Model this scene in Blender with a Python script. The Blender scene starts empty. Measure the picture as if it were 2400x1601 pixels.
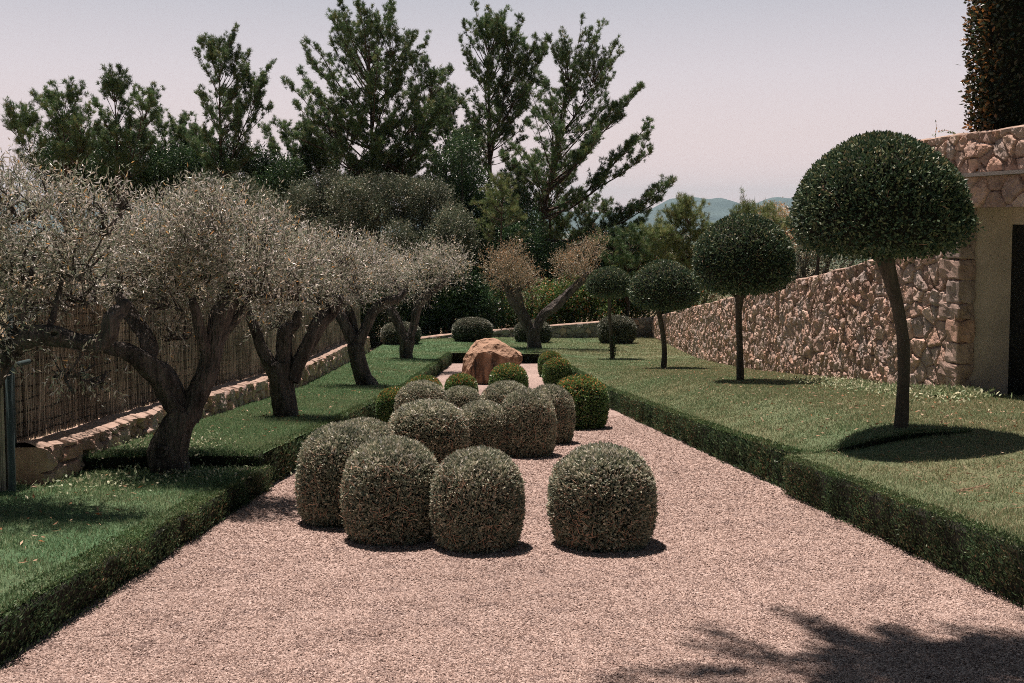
import bpy, bmesh, math, random
import numpy as np
from mathutils import Vector, Matrix
S = bpy.context.scene
COL = S.collection
R = math.radians
rng = np.random.default_rng(7)
random.seed(7)

# ---------------------------------------------------------------- camera, world, sun
F, PITCH, CX, CY, EYE = 2300.0, math.atan(.0575), 1200.0, 642.0, 1.6     # focal length and centre in photo pixels (2400 wide)
cam = bpy.data.cameras.new('camera'); co = bpy.data.objects.new('camera', cam); COL.objects.link(co)
co.location = (0, 0, EYE); co.rotation_euler = (R(90) - PITCH, 0, 0)
cam.sensor_width = 36; cam.lens = 36 * F / 2400
cam.shift_y = (CY - 800.5) / 2400; cam.clip_end = 40000; cam.clip_start = .05
S.camera = co

SUN = Vector((-.145, .29, 1)).normalized()
elev = math.asin(SUN.z); azim = math.atan2(SUN.x, SUN.y)
sl = bpy.data.lights.new('sun', 'SUN'); sl.energy = 5.0; sl.angle = R(.53); sl.color = (1, .84, .745)
so = bpy.data.objects.new('sun', sl); COL.objects.link(so)
so.rotation_euler = SUN.to_track_quat('Z', 'Y').to_euler(); so.location = (0, 0, 60)

W = bpy.data.worlds.new('World'); S.world = W; W.use_nodes = True
wn, wl = W.node_tree.nodes, W.node_tree.links
wn.clear()
wo = wn.new('ShaderNodeOutputWorld'); bg = wn.new('ShaderNodeBackground'); bg.inputs['Strength'].default_value = .1
sky = wn.new('ShaderNodeTexSky'); sky.sky_type = 'NISHITA'; sky.sun_disc = False
sky.sun_elevation = elev; sky.sun_rotation = azim; sky.dust_density = 3.0; sky.air_density = 1.0; sky.ozone_density = 1.0
geo = wn.new('ShaderNodeTexCoord'); sep = wn.new('ShaderNodeSeparateXYZ')
ramp = wn.new('ShaderNodeValToRGB'); mp = wn.new('ShaderNodeMapRange')
mp.inputs['From Min'].default_value = 0; mp.inputs['From Max'].default_value = .5
wl.new(geo.outputs['Generated'], sep.inputs[0]); wl.new(sep.outputs['Z'], mp.inputs['Value']); wl.new(mp.outputs[0], ramp.inputs[0])
e = ramp.color_ramp.elements
e[0].position = 0; e[0].color = (.74, .53, .515, 1)
e[1].position = 1; e[1].color = (.048, .066, .082, 1)
for p, c in ((.06, (.66, .495, .485)), (.16, (.575, .46, .455)), (.28, (.50, .435, .45)), (.43, (.37, .355, .385)), (.58, (.15, .175, .20))):
    n = e.new(p); n.color = (*c, 1)
sc10 = wn.new('ShaderNodeVectorMath'); sc10.operation = 'SCALE'; sc10.inputs['Scale'].default_value = 10.5
wl.new(ramp.outputs[0], sc10.inputs[0])
dirm = wn.new('ShaderNodeMapRange'); dirm.interpolation_type = 'SMOOTHSTEP'      # a hazy sky is brightest on the sun's side
for k_, v_ in (('From Min', -.5), ('From Max', .65), ('To Min', 3.4), ('To Max', 10.5)): dirm.inputs[k_].default_value = v_
wl.new(sep.outputs['Y'], dirm.inputs['Value']); wl.new(dirm.outputs[0], sc10.inputs['Scale'])
mx = wn.new('ShaderNodeMix'); mx.data_type = 'RGBA'; mx.inputs['Factor'].default_value = .93
wl.new(sky.outputs[0], mx.inputs['A']); wl.new(sc10.outputs[0], mx.inputs['B'])
wl.new(mx.outputs['Result'], bg.inputs['Color']); wl.new(bg.outputs[0], wo.inputs[0])

S.view_settings.view_transform = 'Standard'; S.view_settings.look = 'None'
S.view_settings.exposure = .58; S.view_settings.gamma = 1; S.view_settings.use_curve_mapping = False
S.render.engine = 'CYCLES'
cy = S.cycles
cy.max_bounces = 6; cy.diffuse_bounces = 3; cy.glossy_bounces = 2; cy.transmission_bounces = 3; cy.transparent_max_bounces = 4
cy.volume_bounces = 0; cy.use_denoising = False; cy.use_adaptive_sampling = True; cy.adaptive_threshold = .015
cy.sample_clamp_indirect = 4.0; cy.filter_width = 1.0

# ---------------------------------------------------------------- helpers
cp, sp_ = math.cos(PITCH), math.sin(PITCH)
def at(px, py, Y):
    """the point at depth Y that the photograph shows at this pixel"""
    u = (CY - py) / F
    d = np.array([(px - CX) / F, cp + u * sp_, -sp_ + u * cp])
    return np.array([0, 0, EYE]) + d * (Y / d[1])
def lerp_tab(tab):
    xs, ys = [a for a, b in tab], [b for a, b in tab]
    return lambda v: np.interp(v, xs, ys)

def tag(o, label=None, cat=None, group=None, kind=None):
    if label: o['label'] = label
    if cat: o['category'] = cat
    if group: o['group'] = group
    if kind: o['kind'] = kind
    return o
def thing(name, label, cat, loc=(0, 0, 0), group=None, rz=0, scale=(1, 1, 1)):
    o = bpy.data.objects.new(name, None); COL.objects.link(o)
    o.location = [float(v) for v in loc]; o.rotation_euler = (0, 0, rz); o.scale = scale; o.empty_display_size = .2
    return tag(o, label, cat, group)
def copy_thing(src, loc, rz, scale, label):
    o = src.copy(); COL.objects.link(o); o.location = [float(v) for v in loc]; o.rotation_euler = (0, 0, rz); o.scale = scale
    o['label'] = label
    for ch in list(src.children):
        c = ch.copy(); COL.objects.link(c); c.parent = o
    return o

class Geo:
    """collects quads and triangles with a random value per vertex; build() links ONE mesh object"""
    def __init__(s): s.v = []; s.f = []; s.n = 0; s.r = []; s.m = []
    def add(s, v, f, r=None, m=0):
        v = np.asarray(v, float).reshape(-1, 3); f = np.asarray(f, int)
        s.v.append(v); s.f.append(f + s.n); s.n += len(v)
        s.r.append(np.full(len(v), .5) if r is None else np.broadcast_to(np.asarray(r, float), (len(v),)).copy()); s.m.append(m)
        return s
    def merge(s, q, m):
        for f in q.f: s.f.append(f + s.n); s.m.append(m)
        s.v += q.v; s.r += q.r; s.n += q.n; return s
    def build(s, name, mats, parent=None, smooth=False, loc=(0, 0, 0)):
        mats = mats if isinstance(mats, (list, tuple)) else [mats]
        V = np.concatenate(s.v) - np.asarray(loc, float); me = bpy.data.meshes.new(name)
        me.vertices.add(len(V)); me.vertices.foreach_set('co', V.astype(np.float32).ravel())
        idx = np.concatenate([f.ravel() for f in s.f]); sizes = np.concatenate([np.full(len(f), f.shape[1]) for f in s.f])
        mi = np.concatenate([np.full(len(f), m) for f, m in zip(s.f, s.m)])
        me.loops.add(len(idx)); me.loops.foreach_set('vertex_index', idx.astype(np.int32))
        me.polygons.add(len(sizes)); st = np.concatenate([[0], np.cumsum(sizes)[:-1]])
        me.polygons.foreach_set('loop_start', st.astype(np.int32))
        me.polygons.foreach_set('material_index', mi.astype(np.int32))
        me.polygons.foreach_set('use_smooth', np.full(len(sizes), smooth))
        a = me.attributes.new('rnd', 'FLOAT', 'POINT'); a.data.foreach_set('value', np.concatenate(s.r).astype(np.float32))
        for m in mats: me.materials.append(m)
        me.update(calc_edges=True); me.validate()
        o = bpy.data.objects.new(name, me); COL.objects.link(o)
        if parent: o.parent = parent
        else: o.location = [float(v) for v in loc]
        return o

def unit(a): return a / np.maximum(np.linalg.norm(a, axis=-1, keepdims=True), 1e-9)
def rdir(n, g=rng): return unit(g.normal(size=(n, 3)))
# value noise on numpy arrays
_perm = np.random.default_rng(3).random(4096)
def _h(i, j, k): return _perm[(i * 73856093 ^ j * 19349663 ^ k * 83492791) & 4095]
def vnoise(x, y, z=0.0):
    x, y, z = np.broadcast_arrays(np.asarray(x, float), np.asarray(y, float), np.asarray(z, float))
    i, j, k = np.floor(x).astype(int), np.floor(y).astype(int), np.floor(z).astype(int)
    fx, fy, fz = x - i, y - j, z - k
    fx, fy, fz = [t * t * (3 - 2 * t) for t in (fx, fy, fz)]
    r = 0
    for a in (0, 1):
        for b in (0, 1):
            for c in (0, 1):
                r = r + _h(i + a, j + b, k + c) * (fx if a else 1 - fx) * (fy if b else 1 - fy) * (fz if c else 1 - fz)
    return r * 2 - 1
def fbm(x, y, z=0.0, o=4):
    r = 0; a = .5
    x, y, z = np.asarray(x, float), np.asarray(y, float), np.asarray(z, float)
    for _ in range(o):
        r = r + a * vnoise(x, y, z); x = x * 2.03 + 11.3; y = y * 2.03 + 5.7; z = z * 2.03 + 3.1; a *= .5
    return r

def leaves(g, P, D, L, Wd, r=None, m=0, fold=0.0, gen=rng):
    """rhombic leaf faces at points P growing along D"""
    n = len(P)
    if n == 0: return
    D = unit(D); T = unit(np.cross(D, rdir(n, gen)))
    L = np.broadcast_to(L, (n,))[:, None] * gen.uniform(.7, 1.25, (n, 1)); Wd = np.broadcast_to(Wd, (n,))[:, None] * gen.uniform(.75, 1.2, (n, 1))
    N = np.cross(D, T)
    a = P; b = P + D * L * .45 + T * Wd * .5 + N * L * fold; c = P + D * L; d = P + D * L * .45 - T * Wd * .5 + N * L * fold
    V = np.stack([a, b, c, d], 1).reshape(-1, 3); f = np.arange(4 * n).reshape(-1, 4)
    rv = gen.random(n) if r is None else np.broadcast_to(r, (n,))
    g.add(V, f, np.repeat(rv, 4), m)
def needles(g, P, D, L, Wd, r=None, m=0, gen=rng):
    n = len(P); D = unit(D); T = unit(np.cross(D, rdir(n, gen)))
    L = np.broadcast_to(L, (n,))[:, None] * gen.uniform(.7, 1.2, (n, 1))
    V = np.stack([P + T * Wd * .5, P - T * Wd * .5, P + D * L], 1).reshape(-1, 3)
    rv = gen.random(n) if r is None else np.broadcast_to(r, (n,))
    g.add(V, np.arange(3 * n).reshape(-1, 3), np.repeat(rv, 3), m)

def spline(pts, step):
    pts = np.asarray(pts, float)
    P = np.vstack([2 * pts[0] - pts[1], pts, 2 * pts[-1] - pts[-2]]); out = []
    for i in range(1, len(P) - 2):
        p0, p1, p2, p3 = P[i - 1:i + 3]; n = max(2, int(np.linalg.norm((p2 - p1)[:3]) / step))
        t = np.linspace(0, 1, n, endpoint=False)[:, None]
        out.append(.5 * (2 * p1 + (p2 - p0) * t + (2 * p0 - 5 * p1 + 4 * p2 - p3) * t ** 2 + (3 * p1 - p0 - 3 * p2 + p3) * t ** 3))
    return np.vstack(out + [pts[-1:]])
def tube(g, path, seg=8, rough=0.0, m=0, seed=0.0, cap=True, r=None, ridge=0.0):
    """path rows are x, y, z, radius"""
    path = np.asarray(path, float); P, rad = path[:, :3], path[:, 3]; n = len(P)
    T = unit(np.gradient(P, axis=0)); ref = np.tile([.31, .95, .05], (n, 1))
    A = unit(np.cross(T, ref)); B = np.cross(T, A)
    th = np.linspace(0, 2 * math.pi, seg, endpoint=False)
    rr = rad[:, None] * np.ones((1, seg))
    if rough or ridge:
        s = np.concatenate([[0], np.cumsum(np.linalg.norm(np.diff(P, axis=0), axis=1))])
        nz = fbm(np.cos(th)[None] * 1.6 + seed, np.sin(th)[None] * 1.6 + 7, s[:, None] / max(rad.mean(), .01) * .45, 3)
        tw = th[None] + s[:, None] * 1.1 / max(rad.mean() * 10, .5)
        rr = rr * (1 + rough * nz * 2 + ridge * np.sin(tw * 5 + seed) + ridge * .6 * np.sin(tw * 9 + 2 * seed))
    V = P[:, None] + rr[..., None] * (np.cos(th)[None, :, None] * A[:, None] + np.sin(th)[None, :, None] * B[:, None])
    V = V.reshape(-1, 3); i = np.arange(n - 1)[:, None] * seg; j = np.arange(seg)[None]; k = (j + 1) % seg
    f = np.stack([i + j, i + k, i + seg + k, i + seg + j], -1).reshape(-1, 4)
    if cap:
        V = np.vstack([V, P[-1] + T[-1] * rad[-1] * .3]); b = (n - 1) * seg; t = len(V) - 1
        g.add(V, f, r, m); g.f.append(np.array([[b + q, b + (q + 1) % seg, t] for q in range(seg)]) + g.n - len(V)); g.m.append(m)
    else: g.add(V, f, r, m)
def box(g, lo, hi, m=0, r=None):
    x0, y0, z0 = lo; x1, y1, z1 = hi
    v = [(x0, y0, z0), (x1, y0, z0), (x1, y1, z0), (x0, y1, z0), (x0, y0, z1), (x1, y0, z1), (x1, y1, z1), (x0, y1, z1)]
    g.add(v, [(0, 3, 2, 1), (4, 5, 6, 7), (0, 1, 5, 4), (1, 2, 6, 5), (2, 3, 7, 6), (3, 0, 4, 7)], r, m)
def obox(g, p, q, z0, z1, w, m=0, side=0.0, z0b=None, z1b=None):
    """upright slab from p to q (xy), thickness w, shifted sideways by side"""
    p, q = np.asarray(p, float), np.asarray(q, float); d = unit(q - p); n = np.array([-d[1], d[0]])
    a, b = side - w / 2, side + w / 2; z0b = z0 if z0b is None else z0b; z1b = z1 if z1b is None else z1b
    v = [(*(p + n * a), z0), (*(q + n * a), z0b), (*(q + n * b), z0b), (*(p + n * b), z0),
         (*(p + n * a), z1), (*(q + n * a), z1b), (*(q + n * b), z1b), (*(p + n * b), z1)]
    g.add(v, [(0, 3, 2, 1), (4, 5, 6, 7), (0, 1, 5, 4), (1, 2, 6, 5), (2, 3, 7, 6), (3, 0, 4, 7)], None, m)
def grid(g, X, Y, Z, r=None, m=0):
    a, b = X.shape; V = np.stack([X, Y, Z], -1).reshape(-1, 3)
    i = np.arange(a - 1)[:, None] * b; j = np.arange(b - 1)[None]
    f = np.stack([i + j, i + b + j, i + b + j + 1, i + j + 1], -1).reshape(-1, 4)
    g.add(V, f, None if r is None else np.asarray(r).ravel(), m)

# ---------------------------------------------------------------- materials
def mat(name):
    m = bpy.data.materials.new(name); m.use_nodes = True; n = m.node_tree.nodes; l = m.node_tree.links
    n.clear(); o = n.new('ShaderNodeOutputMaterial'); b = n.new('ShaderNodeBsdfPrincipled'); l.new(b.outputs[0], o.inputs[0])
    return m, n, l, b, o
def set_ramp(rp, stops):
    e = rp.color_ramp.elements
    while len(e) > 1: e.remove(e[-1])
    e[0].position = stops[0][0]; e[0].color = (*stops[0][1], 1)
    for p, c in stops[1:]:
        q = e.new(p); q.color = (*c, 1)
def noise_node(n, l, scale, detail=4, vec=None, rough=.55):
    t = n.new('ShaderNodeTexNoise'); t.inputs['Scale'].default_value = scale; t.inputs['Detail'].default_value = detail; t.inputs['Roughness'].default_value = rough
    if vec is not None: l.new(vec, t.inputs['Vector'])
    return t
def mixc(n, l, fac, a, b, blend='MIX'):
    x = n.new('ShaderNodeMix'); x.data_type = 'RGBA'; x.blend_type = blend
    for k, v in (('Factor', fac), ('A', a), ('B', b)):
        if hasattr(v, 'links'): l.new(v, x.inputs[k])
        elif k == 'Factor': x.inputs[k].default_value = v
        else: x.inputs[k].default_value = (*v, 1)
    return x.outputs['Result']
GAIN = {'olive_leaf': 3.2, 'olive_leaf_gold': 1.9, 'ball_leaf': 3.8, 'pine_needle': 2.6, 'young_needle': 2.0, 'wild_olive_leaf': 2.1, 'hedge_leaf': 1.7, 'green_leaf': 3.0, 'dome_leaf': 3.4, 'hedge_lit_tip_leaf': 1, 'column_leaf': 1.3, 'reed': 3.8, 'dry_leaf': 1.0}
def leaf_mat(name, stops, rough=.5, trans=.2, spec=.4, tcol=None, var=.35, vscale=1.2):
    gain = GAIN.get(name, 1.9); stops = [(p, tuple(min(.8, v * gain) for v in c)) for p, c in stops]
    m, n, l, b, o = mat(name)
    a = n.new('ShaderNodeAttribute'); a.attribute_name = 'rnd'; rp = n.new('ShaderNodeValToRGB'); set_ramp(rp, stops)
    l.new(a.outputs['Fac'], rp.inputs[0]); c = rp.outputs[0]
    g = n.new('ShaderNodeTexCoord'); t = noise_node(n, l, vscale, 2, g.outputs['Object'])
    mr = n.new('ShaderNodeMapRange'); mr.inputs['From Min'].default_value = .3; mr.inputs['From Max'].default_value = .7
    mr.inputs['To Min'].default_value = 1 - var; mr.inputs['To Max'].default_value = 1 + var; l.new(t.outputs[0], mr.inputs[0])
    vm = n.new('ShaderNodeVectorMath'); vm.operation = 'SCALE'; l.new(c, vm.inputs[0]); l.new(mr.outputs[0], vm.inputs['Scale']); c = vm.outputs[0]
    l.new(c, b.inputs['Base Color']); b.inputs['Roughness'].default_value = rough; b.inputs['Specular IOR Level'].default_value = spec
    if trans:
        tr = n.new('ShaderNodeBsdfTranslucent'); s = n.new('ShaderNodeMixShader'); s.inputs[0].default_value = trans
        if tcol: l.new(mixc(n, l, 1.0, c, tcol, 'MULTIPLY'), tr.inputs[0])
        else: l.new(c, tr.inputs[0])
        l.new(b.outputs[0], s.inputs[1]); l.new(tr.outputs[0], s.inputs[2]); l.new(s.outputs[0], o.inputs[0])
    return m
def plain(name, col, rough=.8, nscale=8, var=.25, bump=.0, bscale=40, spec=.3, metal=0):
    m, n, l, b, o = mat(name); g = n.new('ShaderNodeTexCoord'); t = noise_node(n, l, nscale, 5, g.outputs['Object'])
    rp = n.new('ShaderNodeValToRGB'); set_ramp(rp, [(.25, tuple(c * (1 - var) for c in col)), (.75, tuple(min(1, c * (1 + var)) for c in col))])
    l.new(t.outputs[0], rp.inputs[0]); l.new(rp.outputs[0], b.inputs['Base Color'])
    b.inputs['Roughness'].default_value = rough; b.inputs['Specular IOR Level'].default_value = spec; b.inputs['Metallic'].default_value = metal
    if bump:
        t2 = noise_node(n, l, bscale, 6, g.outputs['Object']); bp = n.new('ShaderNodeBump'); bp.inputs['Strength'].default_value = bump; bp.inputs['Distance'].default_value = .02
        l.new(t2.outputs[0], bp.inputs['Height']); l.new(bp.outputs[0], b.inputs['Normal'])
    return m
def bark_mat(name, c0, c1, scale=9, bump=1.0):
    m, n, l, b, o = mat(name); g = n.new('ShaderNodeTexCoord'); mpg = n.new('ShaderNodeMapping'); mpg.inputs['Scale'].default_value = (1, 1, .28)
    l.new(g.outputs['Object'], mpg.inputs[0]); t = noise_node(n, l, scale, 6, mpg.outputs[0], .7)
    v = n.new('ShaderNodeTexVoronoi'); v.feature = 'DISTANCE_TO_EDGE'; v.inputs['Scale'].default_value = scale * 3; l.new(mpg.outputs[0], v.inputs['Vector'])
    rp = n.new('ShaderNodeValToRGB'); set_ramp(rp, [(.3, c0), (.7, c1)]); l.new(t.outputs[0], rp.inputs[0])
    l.new(rp.outputs[0], b.inputs['Base Color']); b.inputs['Roughness'].default_value = .95; b.inputs['Specular IOR Level'].default_value = .15
    ad = n.new('ShaderNodeMath'); ad.operation = 'MULTIPLY_ADD'; ad.inputs[1].default_value = .6; l.new(t.outputs[0], ad.inputs[0]); l.new(v.outputs[0], ad.inputs[2])
    bp = n.new('ShaderNodeBump'); bp.inputs['Strength'].default_value = bump; bp.inputs['Distance'].default_value = .06; l.new(ad.outputs[0], bp.inputs['Height']); l.new(bp.outputs[0], b.inputs['Normal'])
    return m
def stone_mat(name, stops, bump=.6, bscale=45):
    m, n, l, b, o = mat(name)
    a = n.new('ShaderNodeAttribute'); a.attribute_name = 'rnd'; rp = n.new('ShaderNodeValToRGB'); set_ramp(rp, stops); l.new(a.outputs['Fac'], rp.inputs[0])
    g = n.new('ShaderNodeTexCoord'); t = noise_node(n, l, 6, 8, g.outputs['Object'], .65)
    rp2 = n.new('ShaderNodeValToRGB'); set_ramp(rp2, [(.28, (.5, .48, .5)), (.5, (1, .97, .94)), (.72, (1.0, 1.0, 1.0))]); l.new(t.outputs[0], rp2.inputs[0])
    l.new(mixc(n, l, 1.0, rp.outputs[0], rp2.outputs[0], 'MULTIPLY'), b.inputs['Base Color'])
    b.inputs['Roughness'].default_value = .95; b.inputs['Specular IOR Level'].default_value = .15
    t2 = noise_node(n, l, bscale, 8, g.outputs['Object'], .7); bp = n.new('ShaderNodeBump'); bp.inputs['Strength'].default_value = bump; bp.inputs['Distance'].default_value = .03
    l.new(t2.outputs[0], bp.inputs['Height']); l.new(bp.outputs[0], b.inputs['Normal'])
    return m

M = {}
M['olive_leaf'] = leaf_mat('olive_leaf', [(0, (.045, .060, .042)), (.3, (.105, .118, .085)), (.62, (.185, .160, .134)), (.955, (.34, .288, .25)), (.975, (.38, .17, .07)), (1, (.32, .13, .05))], .38, .28, .6, None, .25, 2.0)
M['olive_leaf_gold'] = leaf_mat('olive_leaf_gold', [(0, (.07, .075, .05)), (.35, (.17, .155, .105)), (.7, (.28, .225, .16)), (.9, (.40, .31, .225)), (.95, (.48, .22, .09)), (1, (.42, .17, .06))], .4, .2, .5, None, .2, 2.0)
M['wild_olive_leaf'] = leaf_mat('wild_olive_leaf', [(0, (.025, .042, .028)), (.5, (.055, .072, .048)), (.85, (.10, .105, .072)), (1, (.17, .14, .10))], .45, .2, .45, None, .5, .9)
M['pine_needle'] = leaf_mat('pine_needle', [(0, (.022, .045, .022)), (.5, (.040, .070, .030)), (.85, (.068, .092, .038)), (1, (.11, .095, .045))], .5, .22, .35, None, .45, .5)
M['young_needle'] = leaf_mat('young_needle', [(0, (.04, .068, .026)), (.6, (.085, .115, .045)), (1, (.16, .15, .07))], .5, .3, .35, None, .35, .8)
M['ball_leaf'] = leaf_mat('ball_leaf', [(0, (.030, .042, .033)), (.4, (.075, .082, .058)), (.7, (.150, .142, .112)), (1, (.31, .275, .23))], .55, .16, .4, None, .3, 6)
M['ball_twig'] = plain('ball_twig', (.42, .28, .20), .8, 20, .4)
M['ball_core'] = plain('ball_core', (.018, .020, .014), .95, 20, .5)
M['green_leaf'] = leaf_mat('green_leaf', [(0, (.018, .045, .018)), (.5, (.045, .085, .028)), (.7, (.10, .125, .045)), (.78, (.22, .10, .04)), (1, (.30, .11, .045))], .35, .2, .55, None, .3, 6)
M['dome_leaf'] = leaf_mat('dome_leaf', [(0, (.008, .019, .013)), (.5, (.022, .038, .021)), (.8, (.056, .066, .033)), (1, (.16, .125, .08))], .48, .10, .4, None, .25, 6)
M['hedge_leaf'] = leaf_mat('hedge_leaf', [(0, (.014, .034, .018)), (.45, (.032, .060, .028)), (.75, (.060, .085, .040)), (.9, (.085, .066, .036)), (1, (.12, .075, .045))], .55, .2, .3, None, .5, 3.5)
M['column_leaf'] = leaf_mat('column_leaf', [(0, (.012, .026, .018)), (.45, (.032, .048, .026)), (.66, (.06, .05, .028)), (.88, (.26, .12, .04)), (1, (.40, .17, .05))], .3, .3, .6, None, .25, 1.5)
M['shrub_leaf'] = leaf_mat('shrub_leaf', [(0, (.025, .060, .022)), (.5, (.055, .105, .032)), (.82, (.12, .15, .05)), (.88, (.26, .11, .05)), (1, (.32, .12, .06))], .4, .25, .5, None, .5, .8)
M['dark_shrub_leaf'] = leaf_mat('dark_shrub_leaf', [(0, (.010, .026, .014)), (.6, (.026, .055, .024)), (1, (.06, .095, .035))], .35, .2, .5, None, .5, .8)
M['weed_leaf'] = leaf_mat('weed_leaf', [(0, (.07, .11, .055)), (.5, (.16, .19, .11)), (1, (.36, .34, .24))], .5, .2, .4, None, .3, 3)
M['olive_bark'] = bark_mat('olive_bark', (.016, .0155, .0155), (.19, .172, .16), 9, 1.0)
M['pine_bark'] = bark_mat('pine_bark', (.05, .036, .028), (.14, .105, .085), 5)
M['smooth_bark'] = bark_mat('smooth_bark', (.055, .05, .042), (.13, .115, .095), 12, .5)
M['dead_twig'] = plain('dead_twig', (.32, .22, .15), .8, 20, .3)
WALL_STOPS = [(0, (.045, .034, .028)), (.1, (.28, .19, .155)), (.22, (.40, .295, .255)), (.45, (.50, .385, .335)), (.65, (.38, .33, .31)), (.82, (.54, .36, .285)), (1, (.60, .485, .42))]
M['wall_stone'] = stone_mat('wall_stone', WALL_STOPS)
M['grey_stone'] = stone_mat('grey_stone', [(0, (.035, .03, .027)), (.1, (.20, .18, .165)), (.3, (.27, .265, .26)), (.7, (.36, .34, .32)), (.85, (.42, .31, .25)), (1, (.48, .42, .375))])
M['cap_stone'] = plain('cap_stone', (.37, .275, .225), .9, 5, .3, .6, 25)
M['plaster'] = plain('plaster', (.60, .52, .45), .9, 1.6, .2, .25, 60)
M['concrete'] = plain('concrete', (.22, .20, .19), .9, 2, .2, .3, 60)
M['dark_door'] = plain('dark_door', (.012, .014, .016), .5, 3, .3)
M['teal_paint'] = plain('teal_paint', (.055, .082, .085), .45, 6, .2)
M['hedge_lit_tip_leaf'] = leaf_mat('hedge_lit_tip_leaf', [(0, (.05, .11, .04)), (.6, (.10, .16, .065)), (1, (.20, .20, .10))], .55, .25, .3, None, .3, 3.5)  # lighter young tips; the sunlit hedge top is put into this colour
M['reed'] = leaf_mat('reed', [(0, (.05, .042, .036)), (.5, (.105, .09, .076)), (1, (.18, .155, .13))], .7, .3, .2, None, .4, 1.5)
M['wire'] = plain('wire', (.03, .026, .022), .7)
M['soil'] = plain('soil', (.06, .045, .032), .95, 10, .4, .4)

# ---------------------------------------------------------------- ground shape
_gd = lerp_tab([(-30, 1.6), (-6, 1.6 - .3), (0, 1.6), (20, 3.9), (34, 5.02), (60, 6.4)])
def gz(y): return EYE - _gd(y)
_rd = lerp_tab([(-30, 1.0), (0, 1.27), (5, 1.77), (9.5, 2.12), (14, 2.54), (17.5, 2.93), (25.7, 3.98), (32, 4.62), (43, 5.24), (60, 6.2)])
def edge_r(y): return 2.94 - .07 * (y - 5.66)              # right edge of the gravel
def edge_l(y): return np.interp(y, [-5, 9.7, 33.3, 60], [-2.41, -2.41, -2.0, -1.5])
GEND = 33.3
def smooth(t): t = np.clip(t, 0, 1); return t * t * (3 - 2 * t)
def step_r(x): return 9.55 + .12 * (x - 2.7)               # where the near terrace ends
def step_l(x): return 9.65 + .40 * (x + 2.4)
def lawn_r(x, y):
    t = smooth((x - edge_r(y)) / 1.5); return (gz(y) + .36) * (1 - t) + (EYE - _rd(y)) * t
def lawn_l(x, y): return gz(y) + .36 + .05 * smooth((edge_l(y) - x) / 1.5)
def lawn_l_near(x, y): return gz(y) + .235 + .04 * smooth((edge_l(y) - x) / 1.5)
def lawn_b(x, y):
    t = smooth((x + 1.0) / 4.0); return (gz(y) + .36) * (1 - t) + (EYE - _rd(y)) * t
def lawn_rn(x, y): return lawn_r(x, y) - .06 * smooth((x - edge_r(y) - .1) / .8) * (1 - smooth((x - 3.9) / 1.0))
def bump_ground(x, y): return .018 * fbm(x * 1.3, y * 1.3, 0, 3)

# grass surface
def lawn_material():
    m, n, l, b, o = mat('grass_ground'); g = n.new('ShaderNodeTexCoord')
    t1 = noise_node(n, l, .5, 4, g.outputs['Object']); t2 = noise_node(n, l, 60, 4, g.outputs['Object'], .7)
    sx = n.new('ShaderNodeSeparateXYZ'); l.new(g.outputs['Object'], sx.inputs[0])
    mr = n.new('ShaderNodeMapRange'); mr.inputs['From Min'].default_value = -3.5; mr.inputs['From Max'].default_value = 6; l.new(sx.outputs['X'], mr.inputs[0])
    ad = n.new('ShaderNodeMath'); ad.operation = 'MULTIPLY_ADD'; ad.inputs[1].default_value = 2.0; ad.inputs[2].default_value = -1.0; l.new(t1.outputs[0], ad.inputs[0])
    ad2 = n.new('ShaderNodeMath'); ad2.use_clamp = True; l.new(ad.outputs[0], ad2.inputs[0]); l.new(mr.outputs[0], ad2.inputs[1])
    big = mixc(n, l, ad2.outputs[0], (.10, .195, .10), (.21, .225, .13))
    rp = n.new('ShaderNodeValToRGB'); set_ramp(rp, [(.3, (.35, .4, .35)), (.55, (1, 1, 1)), (.75, (1.5, 1.4, 1.2))]); l.new(t2.outputs[0], rp.inputs[0])
    l.new(mixc(n, l, 1.0, big, rp.outputs[0], 'MULTIPLY'), b.inputs['Base Color']); b.inputs['Roughness'].default_value = .9; b.inputs['Specular IOR Level'].default_value = .2
    bp = n.new('ShaderNodeBump'); bp.inputs['Strength'].default_value = .9; bp.inputs['Distance'].default_value = .03; l.new(t2.outputs[0], bp.inputs['Height']); l.new(bp.outputs[0], b.inputs['Normal'])
    return m
M['grass_ground'] = lawn_material()
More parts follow.
